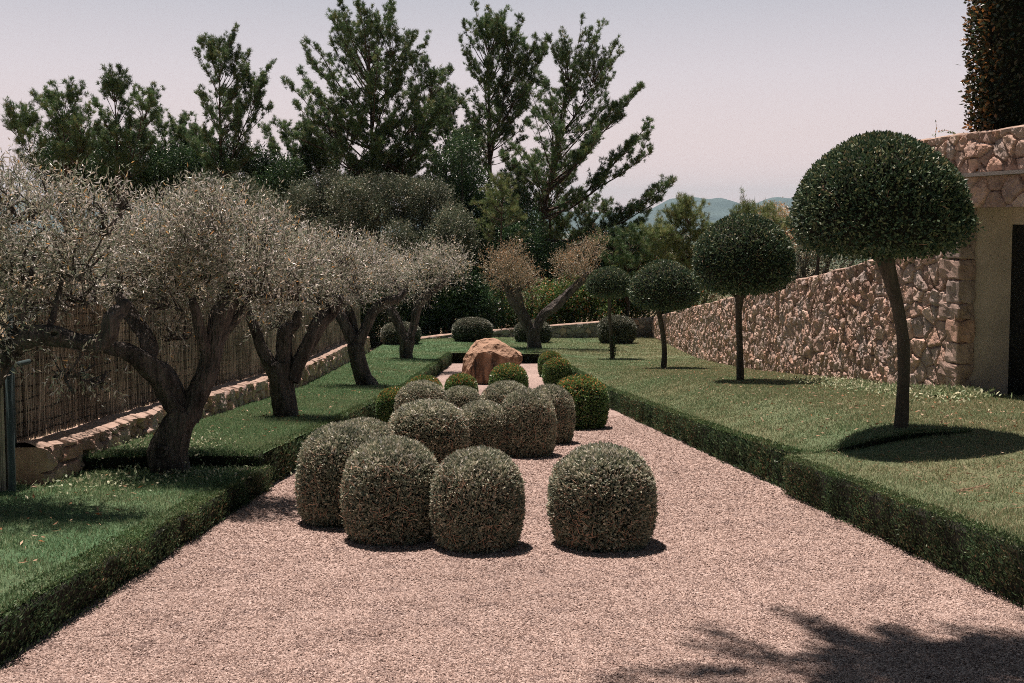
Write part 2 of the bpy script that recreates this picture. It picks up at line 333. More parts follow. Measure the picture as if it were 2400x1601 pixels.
def blade_material():
    m, n, l, b, o = mat('grass_blade'); g = n.new('ShaderNodeTexCoord'); a = n.new('ShaderNodeAttribute'); a.attribute_name = 'rnd'
    t1 = noise_node(n, l, .5, 4, g.outputs['Object'])
    sx = n.new('ShaderNodeSeparateXYZ'); l.new(g.outputs['Object'], sx.inputs[0])
    mr = n.new('ShaderNodeMapRange'); mr.inputs['From Min'].default_value = -3.5; mr.inputs['From Max'].default_value = 6; l.new(sx.outputs['X'], mr.inputs[0])
    ad = n.new('ShaderNodeMath'); ad.operation = 'MULTIPLY_ADD'; ad.inputs[1].default_value = 2.0; ad.inputs[2].default_value = -1.0; l.new(t1.outputs[0], ad.inputs[0])
    ad2 = n.new('ShaderNodeMath'); ad2.use_clamp = True; l.new(ad.outputs[0], ad2.inputs[0]); l.new(mr.outputs[0], ad2.inputs[1])
    r1 = n.new('ShaderNodeValToRGB'); set_ramp(r1, [(0, (.115, .215, .105)), (.6, (.21, .32, .165)), (.94, (.32, .37, .22)), (1, (.32, .25, .16))]); l.new(a.outputs['Fac'], r1.inputs[0])
    r2 = n.new('ShaderNodeValToRGB'); set_ramp(r2, [(0, (.155, .225, .12)), (.5, (.29, .32, .18)), (.85, (.43, .37, .24)), (1, (.42, .31, .21))]); l.new(a.outputs['Fac'], r2.inputs[0])
    c = mixc(n, l, ad2.outputs[0], r1.outputs[0], r2.outputs[0]); l.new(c, b.inputs['Base Color']); b.inputs['Roughness'].default_value = .55; b.inputs['Specular IOR Level'].default_value = .3
    tr = n.new('ShaderNodeBsdfTranslucent'); s = n.new('ShaderNodeMixShader'); s.inputs[0].default_value = .3; l.new(c, tr.inputs[0]); l.new(b.outputs[0], s.inputs[1]); l.new(tr.outputs[0], s.inputs[2]); l.new(s.outputs[0], o.inputs[0])
    return m
M['grass_blade'] = blade_material()
def gravel_material():
    m, n, l, b, o = mat('gravel'); g = n.new('ShaderNodeTexCoord')
    v = n.new('ShaderNodeTexVoronoi'); v.inputs['Scale'].default_value = 80; l.new(g.outputs['Object'], v.inputs['Vector'])
    sc = n.new('ShaderNodeSeparateColor'); l.new(v.outputs['Color'], sc.inputs[0])
    rp = n.new('ShaderNodeValToRGB'); set_ramp(rp, [(0, (.14, .095, .085)), (.25, (.30, .228, .205)), (.6, (.46, .358, .322)), (1, (.66, .54, .495))]); l.new(sc.outputs[0], rp.inputs[0])
    t = noise_node(n, l, .9, 4, g.outputs['Object']); r2 = n.new('ShaderNodeValToRGB'); set_ramp(r2, [(.3, (.78, .77, .76)), (.7, (1.1, 1.09, 1.08))]); l.new(t.outputs[0], r2.inputs[0])
    l.new(mixc(n, l, 1.0, rp.outputs[0], r2.outputs[0], 'MULTIPLY'), b.inputs['Base Color']); b.inputs['Roughness'].default_value = .85; b.inputs['Specular IOR Level'].default_value = .2
    bp = n.new('ShaderNodeBump'); bp.invert = True; bp.inputs['Strength'].default_value = 1.0; bp.inputs['Distance'].default_value = .014; l.new(v.outputs['Distance'], bp.inputs['Height']); l.new(bp.outputs[0], b.inputs['Normal'])
    return m
M['gravel'] = gravel_material()
M['pebble'] = stone_mat('pebble', [(0, (.15, .105, .092)), (.25, (.32, .242, .215)), (.6, (.48, .372, .335)), (1, (.70, .58, .53))], .3, 60)

# gravel sheet (structure)
ys = np.concatenate([np.linspace(-6, 20, 130), np.linspace(20.2, GEND + .4, 50)]); t = np.linspace(0, 1, 40)
Yg = np.repeat(ys[:, None], 40, 1); Xg = (edge_l(ys) - .35)[:, None] * (1 - t) + (edge_r(ys) + .35)[:, None] * t
g = Geo(); grid(g, Xg, Yg, gz(Yg) + .012 * fbm(Xg * 1.7, Yg * 1.7, 0, 3)); g.f = [f[:, ::-1] for f in g.f]
tag(g.build('gravel_path', M['gravel'], smooth=True), kind='structure')

# lawns
def lawn(name, x0f, x1f, y0f, y1f, zf, ny, nx, skirt=None):
    s = np.linspace(0, 1, ny)[:, None]; t = np.linspace(0, 1, nx)[None]
    ym = s * 1.0
    # y bounds may depend on x; x bounds depend on y
    Y = np.zeros((ny, nx)); X = np.zeros((ny, nx))
    yc = y0f(0) + (y1f(0) - y0f(0)) * s
    X = x0f(yc) * (1 - t) + x1f(yc) * t
    for _ in range(3):
        Y = y0f(X) * (1 - s) + y1f(X) * s; X = x0f(Y) * (1 - t) + x1f(Y) * t
    Z = zf(X, Y) + bump_ground(X, Y)
    g = Geo(); grid(g, X, Y, Z)
    g.f = [f[:, ::-1] for f in g.f]
    if skirt:
        a = np.stack([X[0], Y[0], Z[0]], -1); b = a.copy(); b[:, 2] -= skirt; n = nx
        g.add(np.vstack([a, b]), [(i, n + i, n + i + 1, i + 1) for i in range(n - 1)])
    return tag(g.build(name, M['grass_ground'], smooth=True), kind='structure')
K = lambda c: (lambda v: np.asarray(v, float) * 0 + c)
HW = .15                                                     # hedge width
WALLX = lambda y: np.interp(y, [0, 8.4, 27, 33, 60], [-4.0, -4.05, -4.72, -4.9, -5])
RWX = lambda y: np.interp(y, [-20, 12.8, 14, 15.73, 43, 60], [9, 8.8, 6.46, 6.16, 6.2, 6.3])
lawn('lawn_near', lambda y: WALLX(y) + .1 - np.clip(9 - y, 0, 6) * .9, lambda y: edge_l(y) - .05, K(-4), step_l, lawn_l_near, 90, 30)
lawn('lawn', WALLX, lambda y: edge_l(y) - .08, step_l, K(GEND - .2), lawn_l, 120, 30, .3)
lawn('lawn_right_near', lambda y: edge_r(y) + .07, K(12), K(-4), step_r, lawn_rn, 90, 50)
lawn('lawn_right', lambda y: edge_r(y) + .07, RWX, step_r, K(GEND - .2), lawn_r, 130, 40, .3)
lawn('lawn_back', WALLX, RWX, K(GEND - .2), K(43.5), lambda x, y: lawn_b(x, y), 40, 60)

# terrain, valley and hills
_tw = lerp_tab([(-60, -1.0), (0, .55), (9, -.75), (15.7, .35), (43, -2.85), (60, -7)])
def wall_top(y): return np.interp(y, [15.5, 16.5, 18.86, 25.7, 43], [1.02, .88, .53, -.42, -2.82])
def terrain_z(x, y):
    base = np.interp(y, [-400, -60, 0, 20, 34, 44, 50, 70, 110, 200, 400, 1000, 2500, 4500, 6000], [-2, .2, -.4, -2.7, -3.9, -4.5, -5.0, -6.5, -11, -20, -33, -52, -88, -104, -106])
    hi = wall_top(y) - .25
    right = smooth((x - 6.75) / .3) * (y > 15) * (1 - smooth((y - 43) / 3))
    z = base * (1 - right) + hi * right + right * .05 * np.clip(x - 7, 0, 14)
    left = smooth((-4.9 - x) / 1.5); z = z + left * (y < 60) * .35
    return z
yy = np.concatenate([np.linspace(-400, -20, 12), np.linspace(-15, 60, 160), np.geomspace(62, 14000, 70)])
xx = np.concatenate([-np.geomspace(14000, 13, 34), np.linspace(-12, 16, 90), np.geomspace(17.5, 14000, 34)])
Xt, Yt = np.meshgrid(xx, yy, indexing='xy'); Zt = terrain_z(Xt, Yt) + .15 * fbm(Xt * .2, Yt * .2) * smooth((abs(Yt) - 45) / 30)
Zt = Zt + 6 * fbm(Xt * .002, Yt * .002) * smooth((Yt - 300) / 1000)
def terrain_material():
    m, n, l, b, o = mat('dry_terrain'); g = n.new('ShaderNodeTexCoord'); t = noise_node(n, l, .006, 8, g.outputs['Object'], .65)
    v = n.new('ShaderNodeTexVoronoi'); v.inputs['Scale'].default_value = .0035; l.new(g.outputs['Object'], v.inputs['Vector'])
    rp = n.new('ShaderNodeValToRGB'); set_ramp(rp, [(.36, (.05, .075, .042)), (.5, (.075, .095, .05)), (.56, (.27, .20, .14)), (.7, (.36, .27, .2))]); l.new(t.outputs[0], rp.inputs[0])
    sc = n.new('ShaderNodeSeparateColor'); l.new(v.outputs['Color'], sc.inputs[0]); rp2 = n.new('ShaderNodeValToRGB'); set_ramp(rp2, [(.55, (.055, .08, .045)), (.62, (.33, .25, .18))]); l.new(sc.outputs[0], rp2.inputs[0])
    far = mixc(n, l, .5, rp.outputs[0], rp2.outputs[0])
    t2 = noise_node(n, l, 2.2, 6, g.outputs['Object']); rp3 = n.new('ShaderNodeValToRGB'); set_ramp(rp3, [(.38, (.10, .09, .05)), (.6, (.33, .245, .18))]); l.new(t2.outputs[0], rp3.inputs[0])
    sx = n.new('ShaderNodeSeparateXYZ'); l.new(g.outputs['Object'], sx.inputs[0]); mr = n.new('ShaderNodeMapRange'); mr.inputs['From Min'].default_value = 60; mr.inputs['From Max'].default_value = 400; l.new(sx.outputs['Y'], mr.inputs[0])
    l.new(mixc(n, l, mr.outputs[0], rp3.outputs[0], far), b.inputs['Base Color']); b.inputs['Roughness'].default_value = 1; b.inputs['Specular IOR Level'].default_value = .05
    return m
M['dry_terrain'] = terrain_material()
g = Geo(); grid(g, Xt, Yt, Zt); g.f = [f[:, ::-1] for f in g.f]; tag(g.build('terrain', M['dry_terrain'], smooth=True), kind='structure')

ridge_px = np.array([(900, 500), (1150, 488), (1350, 496), (1480, 500), (1530, 492), (1574, 466), (1609, 461), (1659, 467), (1683, 464), (1705, 470), (1722, 480), (1756, 478), (1787, 475), (1816, 462), (1842, 465), (1871, 467), (1930, 474), (2050, 482), (2200, 470), (2400, 480)], float)
HD = 9000.0
rx = (ridge_px[:, 0] - CX) / F * HD; rz = EYE + (510 - ridge_px[:, 1]) / F * HD
hx = np.linspace(-9000, 9000, 720); hy = np.linspace(5600, 11500, 90)
Xh, Yh = np.meshgrid(hx, hy)
crest = np.interp(hx, rx, rz); out = (hx < rx[0]) | (hx > rx[-1]); crest = np.where(out, 150 + 90 * fbm(hx * .0011, hx * 0 + 3, 0, 3), crest)
u = np.clip((Yh - 5600) / (HD - 5600), 0, 1); dn = np.clip((Yh - HD) / 2500, 0, 1)
Zh = -125 + (crest[None] + 125) * (.18 * u + .82 * smooth((u - .35) / .65)) * (1 - .9 * smooth(dn))
Zh = Zh + 26 * fbm(Xh * .0016, Yh * .0016, 0, 5) * np.sin(math.pi * np.clip(u, 0, 1)) + 3 * fbm(Xh * .012, Yh * .012, 0, 3)
M['hill_scrub'] = plain('hill_scrub', (.06, .08, .075), 1, .004, .6, 0, 1, .05)
g = Geo(); grid(g, Xh, Yh, Zh); g.f = [f[:, ::-1] for f in g.f]; tag(g.build('hills', M['hill_scrub'], smooth=True), kind='structure')

# ---------------------------------------------------------------- stone walls
def stone_face(g, path, z0f, z1f, nrm_sign, su, sv, depth, res, seed, thick, m=0, capm=1, under=.5, cap_h=.05, ends=True, rough=.03, tilt=.25):
    """a dry stone wall along path (xy): its front is really displaced stone by stone"""
    path = np.asarray(path, float); seg = np.linalg.norm(np.diff(path, axis=0), axis=1); s = np.concatenate([[0], np.cumsum(seg)]); Ltot = s[-1]
    nu = max(4, int(Ltot / res)); U = np.linspace(0, Ltot, nu)
    px, py = np.interp(U, s, path[:, 0]), np.interp(U, s, path[:, 1])
    tx, ty = np.gradient(px), np.gradient(py); ln = np.hypot(tx, ty); nx, ny = -ty / ln * nrm_sign, tx / ln * nrm_sign
    z0, z1 = z0f(px, py), z1f(px, py); hmax = (z1 - z0).max(); nv = max(4, int(hmax / res)); t = np.linspace(0, 1, nv)
    Z = z0[:, None] * (1 - t) + z1[:, None] * t; UU = np.repeat(U[:, None], nv, 1)
    g2 = np.random.default_rng(seed); nc = 257; jx, jy, jr, ja, jb = g2.random((5, nc, nc))
    wu = UU + .10 * fbm(UU * 3, Z * 3, seed, 3); wv = Z + .07 * fbm(UU * 3 + 9, Z * 3, seed, 3)
    row = np.floor(wv / sv); cu = wu / su + (row % 2) * .5
    # compare neighbours in jittered cells
    f1 = np.full(UU.shape, 9.); f2 = f1.copy(); idr = np.zeros(UU.shape); dxs = np.zeros(UU.shape); dys = np.zeros(UU.shape); ta = np.zeros(UU.shape); tb = np.zeros(UU.shape)
    gu, gv = wu / su, wv / sv; iu, iv = np.floor(gu).astype(int), np.floor(gv).astype(int)
    for a in (-1, 0, 1):
        for b in (-1, 0, 1):
            ci, cj = (iu + a) % nc, (iv + b) % nc
            qx = iu + a + .1 + .8 * jx[ci, cj] - gu; qy = iv + b + .1 + .8 * jy[ci, cj] - gv
            d = np.sqrt((qx * su) ** 2 + (qy * sv) ** 2)
            near = d < f1
            f2 = np.where(near, f1, np.minimum(f2, d)); f1 = np.where(near, d, f1)
            idr = np.where(near, jr[ci, cj], idr); dxs = np.where(near, -qx * su, dxs); dys = np.where(near, -qy * sv, dys); ta = np.where(near, ja[ci, cj] - .5, ta); tb = np.where(near, jb[ci, cj] - .5, tb)
    edge = np.clip((f2 - f1) / (.24 * min(su, sv)), 0, 1); prof = 1 - (1 - edge) ** 2.2
    h = depth * prof * (.65 + .5 * idr) + (ta * dxs + tb * dys) * tilt * prof + rough * fbm(UU * 9, Z * 9, seed + 2, 4) * (.3 + .7 * prof) + rough * .5 * fbm(UU * 30, Z * 30, seed + 5, 2)
    X = px[:, None] + nx[:, None] * h; Y = py[:, None] + ny[:, None] * h
    col = np.clip(.12 + .88 * idr + .12 * fbm(UU * 5, Z * 5, 4), .1, 1) * (.12 + .88 * smooth((edge - .01) / .22))
    grid(g, X, Y, Z, col, m)
    if nrm_sign < 0: g.f[-1] = g.f[-1][:, ::-1]
    # rough cap, back and ends
    nt = 7; tt = np.linspace(0, 1, nt)
    fx, fy = X[:, -1], Y[:, -1]; bx_, by_ = px - nx * thick, py - ny * thick
    CXx = fx[:, None] * (1 - tt) + bx_[:, None] * tt; CYy = fy[:, None] * (1 - tt) + by_[:, None] * tt
    CZ = z1[:, None] + cap_h * np.sin(math.pi * np.clip(tt * 1.0, 0, 1)) [None] ** .5 * .8 + .02 * fbm(CXx * 6, CYy * 6, 3, 3) * np.sin(math.pi * tt)[None]
    grid(g, CXx, CYy, CZ, .9, capm)
    bz = np.stack([z1, z0 - under], 1); grid(g, np.stack([bx_, bx_], 1), np.stack([by_, by_], 1), bz, .4, m)
    if ends:
        for k in (0, -1):
            tt2 = np.linspace(0, 1, 8); ex = X[k][:, None] * (1 - tt2) + bx_[k] * tt2; ey = Y[k][:, None] * (1 - tt2) + by_[k] * tt2
            grid(g, ex, ey, np.repeat(Z[k][:, None], 8, 1) + 0 * tt2, .85, m)

# right retaining wall
WB, WC = (6.16, 15.73), (6.18, 42.6)
g = Geo(); stone_face(g, [WB, (6.12, 20), (6.14, 30), WC], lambda x, y: lawn_r(x, y) - .25, lambda x, y: wall_top(y) + .03 * vnoise(y * 2.3, 0), 1, .20, .26, .06, .020, 11, .5, rough=.045, tilt=.5)
tag(g.build('stone_wall', [M['wall_stone'], M['cap_stone']]), 'tall pinkish dry stone retaining wall sloping down along the right lawn', 'wall')
# wall at the foot of the garden
bp_ = [(-4.95, 33.2), (-4.6, 37.5), (-3.7, 39.8), (-.8, 41.2), (3.6, 42.2), (6.3, 42.9)]
bt = lerp_tab([(-5, -3.40), (-3.7, -3.32), (-.8, -3.17), (3.6, -2.93), (6.2, -2.80)])
bpath = spline([(*p, 0, 0) for p in bp_], .5)[:, :2]
g = Geo(); stone_face(g, bpath, lambda x, y: lawn_b(x, y) - .25, lambda x, y: bt(x) + 0 * y, -1, .36, .24, .07, .03, 12, .26, rough=.04)
tag(g.build('stone_wall', [M['grey_stone'], M['cap_stone']]), 'low grey stone wall across the far end of the lawn', 'wall')
# low wall under the reed fence
lp_ = [(WALLX(8.25), 8.25), (WALLX(15), 15), (WALLX(27), 27), (WALLX(33), 33)]
g = Geo(); stone_face(g, lp_, lambda x, y: lawn_l(x, y) - .35, lambda x, y: lawn_l(x, y) + np.interp(y, [8, 12, 27, 33], [.17, .26, .47, .50]) + .012 * vnoise(y * 3, 1), -1, .24, .19, .11, .016, 13, .30, rough=.04, tilt=.35)
tag(g.build('stone_wall', [M['wall_stone'], M['cap_stone']]), 'low rubble wall with pale flat cap under the reed fence', 'wall')

# building on the right
B0, B1, B2 = np.array((6.12, 15.73)), np.array((6.43, 14.0)), np.array((6.43 + .54 / 2.93 * 9, 14 - 9.0)); fd = unit(B1 - B0)
bd = thing('stone_building', 'pinkish stone garden building with flat parapet and dark open doorway', 'building', (*B1, -1))
bl = np.array([*B1, -1.0])
def bbuild(g, name, mats, parent=bd, smooth=False):
    for k in range(len(g.v)): g.v[k] = g.v[k] - bl
    return g.build(name, mats, parent, smooth)
TOPZ, LEDGE, LINT, BASEZ = 2.77, 2.17, 1.74, -1.0
g = Geo(); stone_face(g, [B0 - fd * .02, B1], lambda x, y: y * 0 - 1.35, lambda x, y: y * 0 + LEDGE - .02, -1, .22, .28, .07, .018, 21, .3, ends=True, rough=.028)
bbuild(g, 'wall', [M['wall_stone'], M['wall_stone']])
# big corner blocks
g = Geo(); z = -1.2; k = 0
nn = np.array([-fd[1], fd[0]])
while z < LINT - .1:
    hgt = random.uniform(.2, .44); hgt = min(hgt, LINT - z); ln = random.choice((.22, .40, .30, .18)); p = B1 - fd * ln
    me = bmesh.new(); bmesh.ops.create_cube(me, size=1)
    bmesh.ops.scale(me, vec=(ln + .05, .26, hgt - .015), verts=me.verts); bmesh.ops.bevel(me, geom=me.edges[:], offset=.025, segments=2, affect='EDGES', profile=.6)
    bmesh.ops.subdivide_edges(me, edges=me.edges[:], cuts=3, use_grid_fill=True)
    ang = math.atan2(fd[1], fd[0]); c = p + fd * (ln + .05) / 2; c = c + nn * (.13 - .085)
    rot = Matrix.Rotation(ang, 3, 'Z'); vs = np.array([list(rot @ v.co) for v in me.verts]); vs = vs + np.array([c[0], c[1], z + hgt / 2])
    vs = vs + (fbm(vs[:, 0] * 7, vs[:, 1] * 7, vs[:, 2] * 7, 4)[:, None]) * .06 * unit(vs - np.array([c[0], c[1], z + hgt / 2]))
    rr = random.uniform(.3, .95)
    for sz in (3, 4):
        fs = [[v.index for v in f.verts] for f in me.faces if len(f.verts) == sz]
        if fs: g.add(vs if sz == 3 or True else vs, fs, rr)
    me.free(); z += hgt; k += 1
bbuild(g, 'corner_blocks', [M['wall_stone']])
g = Geo(); stone_face(g, [B0 - fd * .02, B2], lambda x, y: y * 0 + LEDGE + .05, lambda x, y: y * 0 + TOPZ + .015 * vnoise(y * 4, 2), -1, .24, .22, .07, .02, 22, .35, rough=.03, under=0)
bbuild(g, 'parapet', [M['wall_stone'], M['cap_stone']])
g = Geo(); obox(g, B0 - fd * .02, B2, LEDGE - .005, LEDGE + .045, .42, 0, -.02 * 0 + .06)
bbuild(g, 'ledge', [M['concrete']])
g = Geo(); stone_face(g, [B1 + fd * .0, B2], lambda x, y: y * 0 + LINT, lambda x, y: y * 0 + LEDGE - .006, -1, .30, .46, .05, .015, 23, .3, rough=.03, capm=0, under=0)
obox(g, B1, B2, LINT - .004, LINT + .02, .3, 0, .17)
bbuild(g, 'lintel', [M['wall_stone']])
j0 = B1 + nn * .15 + fd * .0; j1 = j0 + np.array((.63, .05)); j2 = j1 + fd * 3.6
g = Geo(); obox(g, j0, j1 + np.array((.4, .03)), BASEZ - .4, LINT, .12, 0, .06); obox(g, B1 + nn * .2, B2 + nn * .2, LINT, LINT + .015, .9, 0, .6)
bbuild(g, 'plaster_jamb', [M['plaster']])
g = Geo(); obox(g, j1, j2, BASEZ - .3, LINT - .24, .08, 0, .0)
bbuild(g, 'door', [M['dark_door']])
g = Geo(); obox(g, j1, j2, LINT - .24, LINT, .1, 0, .0); bbuild(g, 'door_head', [M['plaster']])
g = Geo(); obox(g, B0 - fd * .02 + nn * .35, B2 + nn * .35, TOPZ - .62, TOPZ - .55, 5, 0, 2.6); obox(g, B0 + nn * .36, B0 + nn * 5 + 0, -1.2, TOPZ - .6, .3)
bbuild(g, 'roof_slab', [M['concrete']])
# apron and pipe
g = Geo(); ap = [B1 + nn * .2 - fd * .05, B1 - nn * .35 + fd * .55, B1 - nn * .5 + fd * 6, B1 + nn * 1.6 + fd * 6, B1 + nn * 1.6 - fd * .05]
za = [lawn_r(*B1) + .02] * 5
g.add([(*p, -1.0) for p in ap] + [(*p, -1.3) for p in ap], [(0, 1, 2), (0, 2, 3), (0, 3, 4)]); g.add([(*p, z) for z in (-1.0, -1.3) for p in ap], [(i, (i + 1) % 5, 5 + (i + 1) % 5, 5 + i) for i in range(5)])
tag(g.build('pavement', M['concrete']), kind='structure')
g = Geo(); q0, q1 = j0 - nn * .10 + fd * .12, j0 + nn * .7 + fd * 3
tube(g, spline([(*q0, -1.0, .035), (*(q0 + nn * .0), -.94, .036), (*(q0 + fd * .06 + nn * .05), -.925, .036), (*((q0 + q1) / 2), -.93, .036), (*q1, -.93, .036)], .05), 12)
tag(g.build('drain_pipe', M['teal_paint'], smooth=True), 'thin teal pipe lying on the concrete by the dark doorway', 'pipe')

# ---------------------------------------------------------------- reed fence and gate
def fence_x(y): return WALLX(y) - .2
f0, f1 = 8.3, 32.6
fl = lambda y: lawn_l(WALLX(y), y) + np.interp(y, [8, 12, 27, 33], [.17, .26, .47, .50]) + .03
fz1 = lambda y: fl(y) + 1.36
fn = thing('reed_fence', 'brown reed screen fence with wavy wire bands above the low left wall', 'fence', (fence_x(f0), f0, fl(f0)))
floc = np.array([fence_x(f0), f0, fl(f0)])
gg = np.random.default_rng(5)
n = 8800; y = np.sort(gg.uniform(f0, f1, n)); x = fence_x(y) + gg.normal(0, .012, n)
zb = fl(y) + np.abs(gg.normal(.02, .03, n)); zt = fz1(y) - np.abs(gg.normal(0, .05, n))
thin = vnoise(y * 2.2, 3.3) > .25
nseg = 6; tv = np.linspace(0, 1, nseg); wob = gg.normal(0, .008, (n, nseg)); ln_ = gg.normal(0, .02, n)
yc = y[:, None] + wob + ln_[:, None] * (tv - .5); zc = zb[:, None] * (1 - tv) + zt[:, None] * tv; hw = gg.uniform(.0035, .0075, n)[:, None]
xc = x[:, None] + gg.normal(0, .006, (n, nseg))
V = np.stack([np.stack([xc, yc - hw, zc], -1), np.stack([xc + .006, yc, zc], -1), np.stack([xc, yc + hw, zc], -1)], 2).reshape(-1, 3) - floc
base = (np.arange(n) * nseg * 3)[:, None, None]; i = (np.arange(nseg - 1) * 3)[None, :, None]; j = np.arange(2)[None, None]
fq = np.stack(np.broadcast_arrays(base + i + j, base + i + j + 1, base + i + j + 4, base + i + j + 3), -1).reshape(-1, 4)
g = Geo(); g.add(V, fq, np.repeat(gg.random(n), nseg * 3)); g.build('reed_screen', M['reed'], fn)
g = Geo(); yw = np.linspace(f0, f1, 700)
for k in range(13):
    zz = fl(yw) + .06 + k * .105 + .016 * vnoise(yw * 2.4, k * 3.7) + .01 * vnoise(yw * 6, k)
    tube(g, np.stack([fence_x(yw) + .016, yw, zz, yw * 0 + .008], 1) - np.array([*floc, 0]), 4, cap=False)
g.build('binding_wire', M['wire'], fn)
for k, yp in enumerate(np.linspace(f0 - .03, f1, 11)):
    g = Geo(); xs = fence_x(yp) - (.045 if k else 0); tube(g, np.array([[xs, yp, fl(yp) - .3, .022], [xs, yp, fz1(yp) + .04, .022]]) - np.array([*floc, 0]), 10); g.build('post', M['teal_paint'], fn, True)
# gate at the left edge of the picture
gp = at(20, 850, 7.9); gx = gp[0]; gzb = lawn_l_near(gx, 7.9) - .1; gl = np.array([gx, 7.9, gzb])
gt = thing('garden_gate', 'dark reed covered gate with teal metal post at the end of the low wall', 'gate', gl)
gtop = gp[2]
g = Geo(); tube(g, np.array([[gx, 7.9, gzb - .2, .03], [gx, 7.9, gtop, .03]]) - np.array([*gl, 0]), 12); tube(g, np.array([[gx, 7.9, gtop - .03, .022], [gx + .07, 8.1, gtop - .02, .022]]) - np.array([*gl, 0]), 10); g.build('gate_post', M['teal_paint'], gt, True)
g = Geo(); gq = np.array([gx - .05, 7.93]); gr = np.array([gx - 1.4, 8.1]); obox(g, gq - gl[:2], gr - gl[:2], -.1, gtop - gzb - .05, .03, 0); g.build('gate_leaf', M['wire'], gt)
g = Geo(); n = 160; tt = gg.random(n); p = gq + (gr - gq) * tt[:, None]; p[:, 1] -= .03
V = np.stack([np.stack([p[:, 0] - .006, p[:, 1], np.full(n, gzb)], 1), np.stack([p[:, 0] + .006, p[:, 1], np.full(n, gzb)], 1), np.stack([p[:, 0] + .006, p[:, 1], np.full(n, gtop - .06)], 1), np.stack([p[:, 0] - .006, p[:, 1], np.full(n, gtop - .06)], 1)], 1).reshape(-1, 3) - gl
g.add(V, np.arange(4 * n).reshape(-1, 4), np.repeat(gg.random(n), 4)); g.build('reed_screen', M['reed'], gt)

# ---------------------------------------------------------------- clipped hedges along the gravel
def hedge(label, path, h0f, ztop, width, dens, inward, lsz=.022, top=1.0):
    """path: xy of the gravel-side foot; inward: +1 when the hedge lies on the +x side"""
    path = np.asarray(path, float); seg = np.linalg.norm(np.diff(path, axis=0), axis=1); s = np.concatenate([[0], np.cumsum(seg)]); L = s[-1]
    nu = max(3, int(L / .08)); U = np.linspace(0, L, nu); px, py = np.interp(U, s, path[:, 0]), np.interp(U, s, path[:, 1])
    tx, ty = np.gradient(px), np.gradient(py); q = np.hypot(tx, ty); nx, ny = -ty / q * inward, tx / q * inward
    z0 = (gz(py) if h0f is None else h0f(px, py)) - .02; z1 = ztop(px, py) + .006; wv = .03 * vnoise(U * 2.3, 1)
    loc = np.array([px.mean(), py.mean(), z0.mean()])
    o = thing('low_hedge', label, 'hedge', loc, 'clipped low hedges edging the gravel')
    g = Geo(); prof = [(.05, 0), (.035, .5), (.03, .9), (.05, 1), (width - .03, 1), (width, .9), (width, 0)]
    X = np.stack([px + nx * (a + wv * (b > .3)) for a, b in prof], 1); Y = np.stack([py + ny * (a + wv * (b > .3)) for a, b in prof], 1)
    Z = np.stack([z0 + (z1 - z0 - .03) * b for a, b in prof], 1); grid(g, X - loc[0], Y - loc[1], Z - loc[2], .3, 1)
    for k in (0, -1):
        g.add(np.stack([X[k], Y[k], Z[k]], 1) - loc, [list(range(len(prof)))], .3, 1)
    gn = np.random.default_rng(int(abs(loc[0] * 100 + loc[1] * 10)))
    h = (z1 - z0).mean(); ns, nt, ne = int(L * h * dens), int(L * width * dens * 1.2), int(width * h * dens)
    def put(u, a, zt, dx, up, sz, mi=0):
        i = np.clip(u / L * (nu - 1), 0, nu - 1.001); i0 = i.astype(int); fr = i - i0
        lp = lambda A: A[i0] * (1 - fr) + A[i0 + 1] * fr
        w_ = .03 * vnoise(u * 2.3, 1) + .04 * vnoise(u * 7, zt * 1.2) * (zt < .97)
        a = a + np.where(zt > .15, w_, 0)
        P = np.stack([lp(px) + lp(nx) * a, lp(py) + lp(ny) * a, lp(z0) + (lp(z1) - lp(z0)) * zt], 1)
        D = np.stack([lp(nx) * dx, lp(ny) * dx, up], 1) + gn.normal(0, .38, (len(u), 3))
        br = np.clip(gn.random(len(u)) * .75 + .38 * smooth(vnoise(u * 1.4, 5) * 2) * gn.random(len(u)), 0, 1)
        leaves(g, P - loc, D, sz, sz * .42, br, mi, 0, gn)
    put(gn.uniform(0, L, ns), gn.normal(.03, .022, ns), gn.random(ns) ** .9 * (1 - .9 * lsz / h), -.45 + 0 * np.zeros(ns), np.full(ns, .95), lsz * 1.1)
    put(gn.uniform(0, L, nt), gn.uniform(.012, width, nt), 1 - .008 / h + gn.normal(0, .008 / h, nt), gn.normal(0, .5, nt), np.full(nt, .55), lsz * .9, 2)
    put(np.where(gn.random(ne) < .5, 0.0, L * .9999) + 0 * np.zeros(ne), gn.uniform(.02, width, ne), gn.random(ne), np.zeros(ne), np.full(ne, .8), lsz * 1.1)
    # fine stalks
    n = int(L * 16); u = gn.uniform(0, L, n)
    g.build('foliage', [M['hedge_leaf'], M['ball_core'], M['hedge_lit_tip_leaf']], o)
    return o
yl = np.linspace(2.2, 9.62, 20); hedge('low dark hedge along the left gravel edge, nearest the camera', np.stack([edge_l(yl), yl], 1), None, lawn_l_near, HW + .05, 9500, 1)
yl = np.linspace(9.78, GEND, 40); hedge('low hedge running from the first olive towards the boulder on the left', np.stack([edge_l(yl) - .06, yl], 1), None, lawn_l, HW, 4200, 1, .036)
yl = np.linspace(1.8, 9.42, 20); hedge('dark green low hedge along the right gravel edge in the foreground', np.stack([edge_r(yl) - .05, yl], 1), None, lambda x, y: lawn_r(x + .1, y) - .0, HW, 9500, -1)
yl = np.linspace(9.55, GEND, 40); hedge('long low hedge from the stepped corner to the far right gravel end', np.stack([edge_r(yl) + .03, yl], 1), None, lambda x, y: lawn_r(x + .1, y) + .03 * smooth((12 - y) / 2.5), HW, 4200, -1, .036)
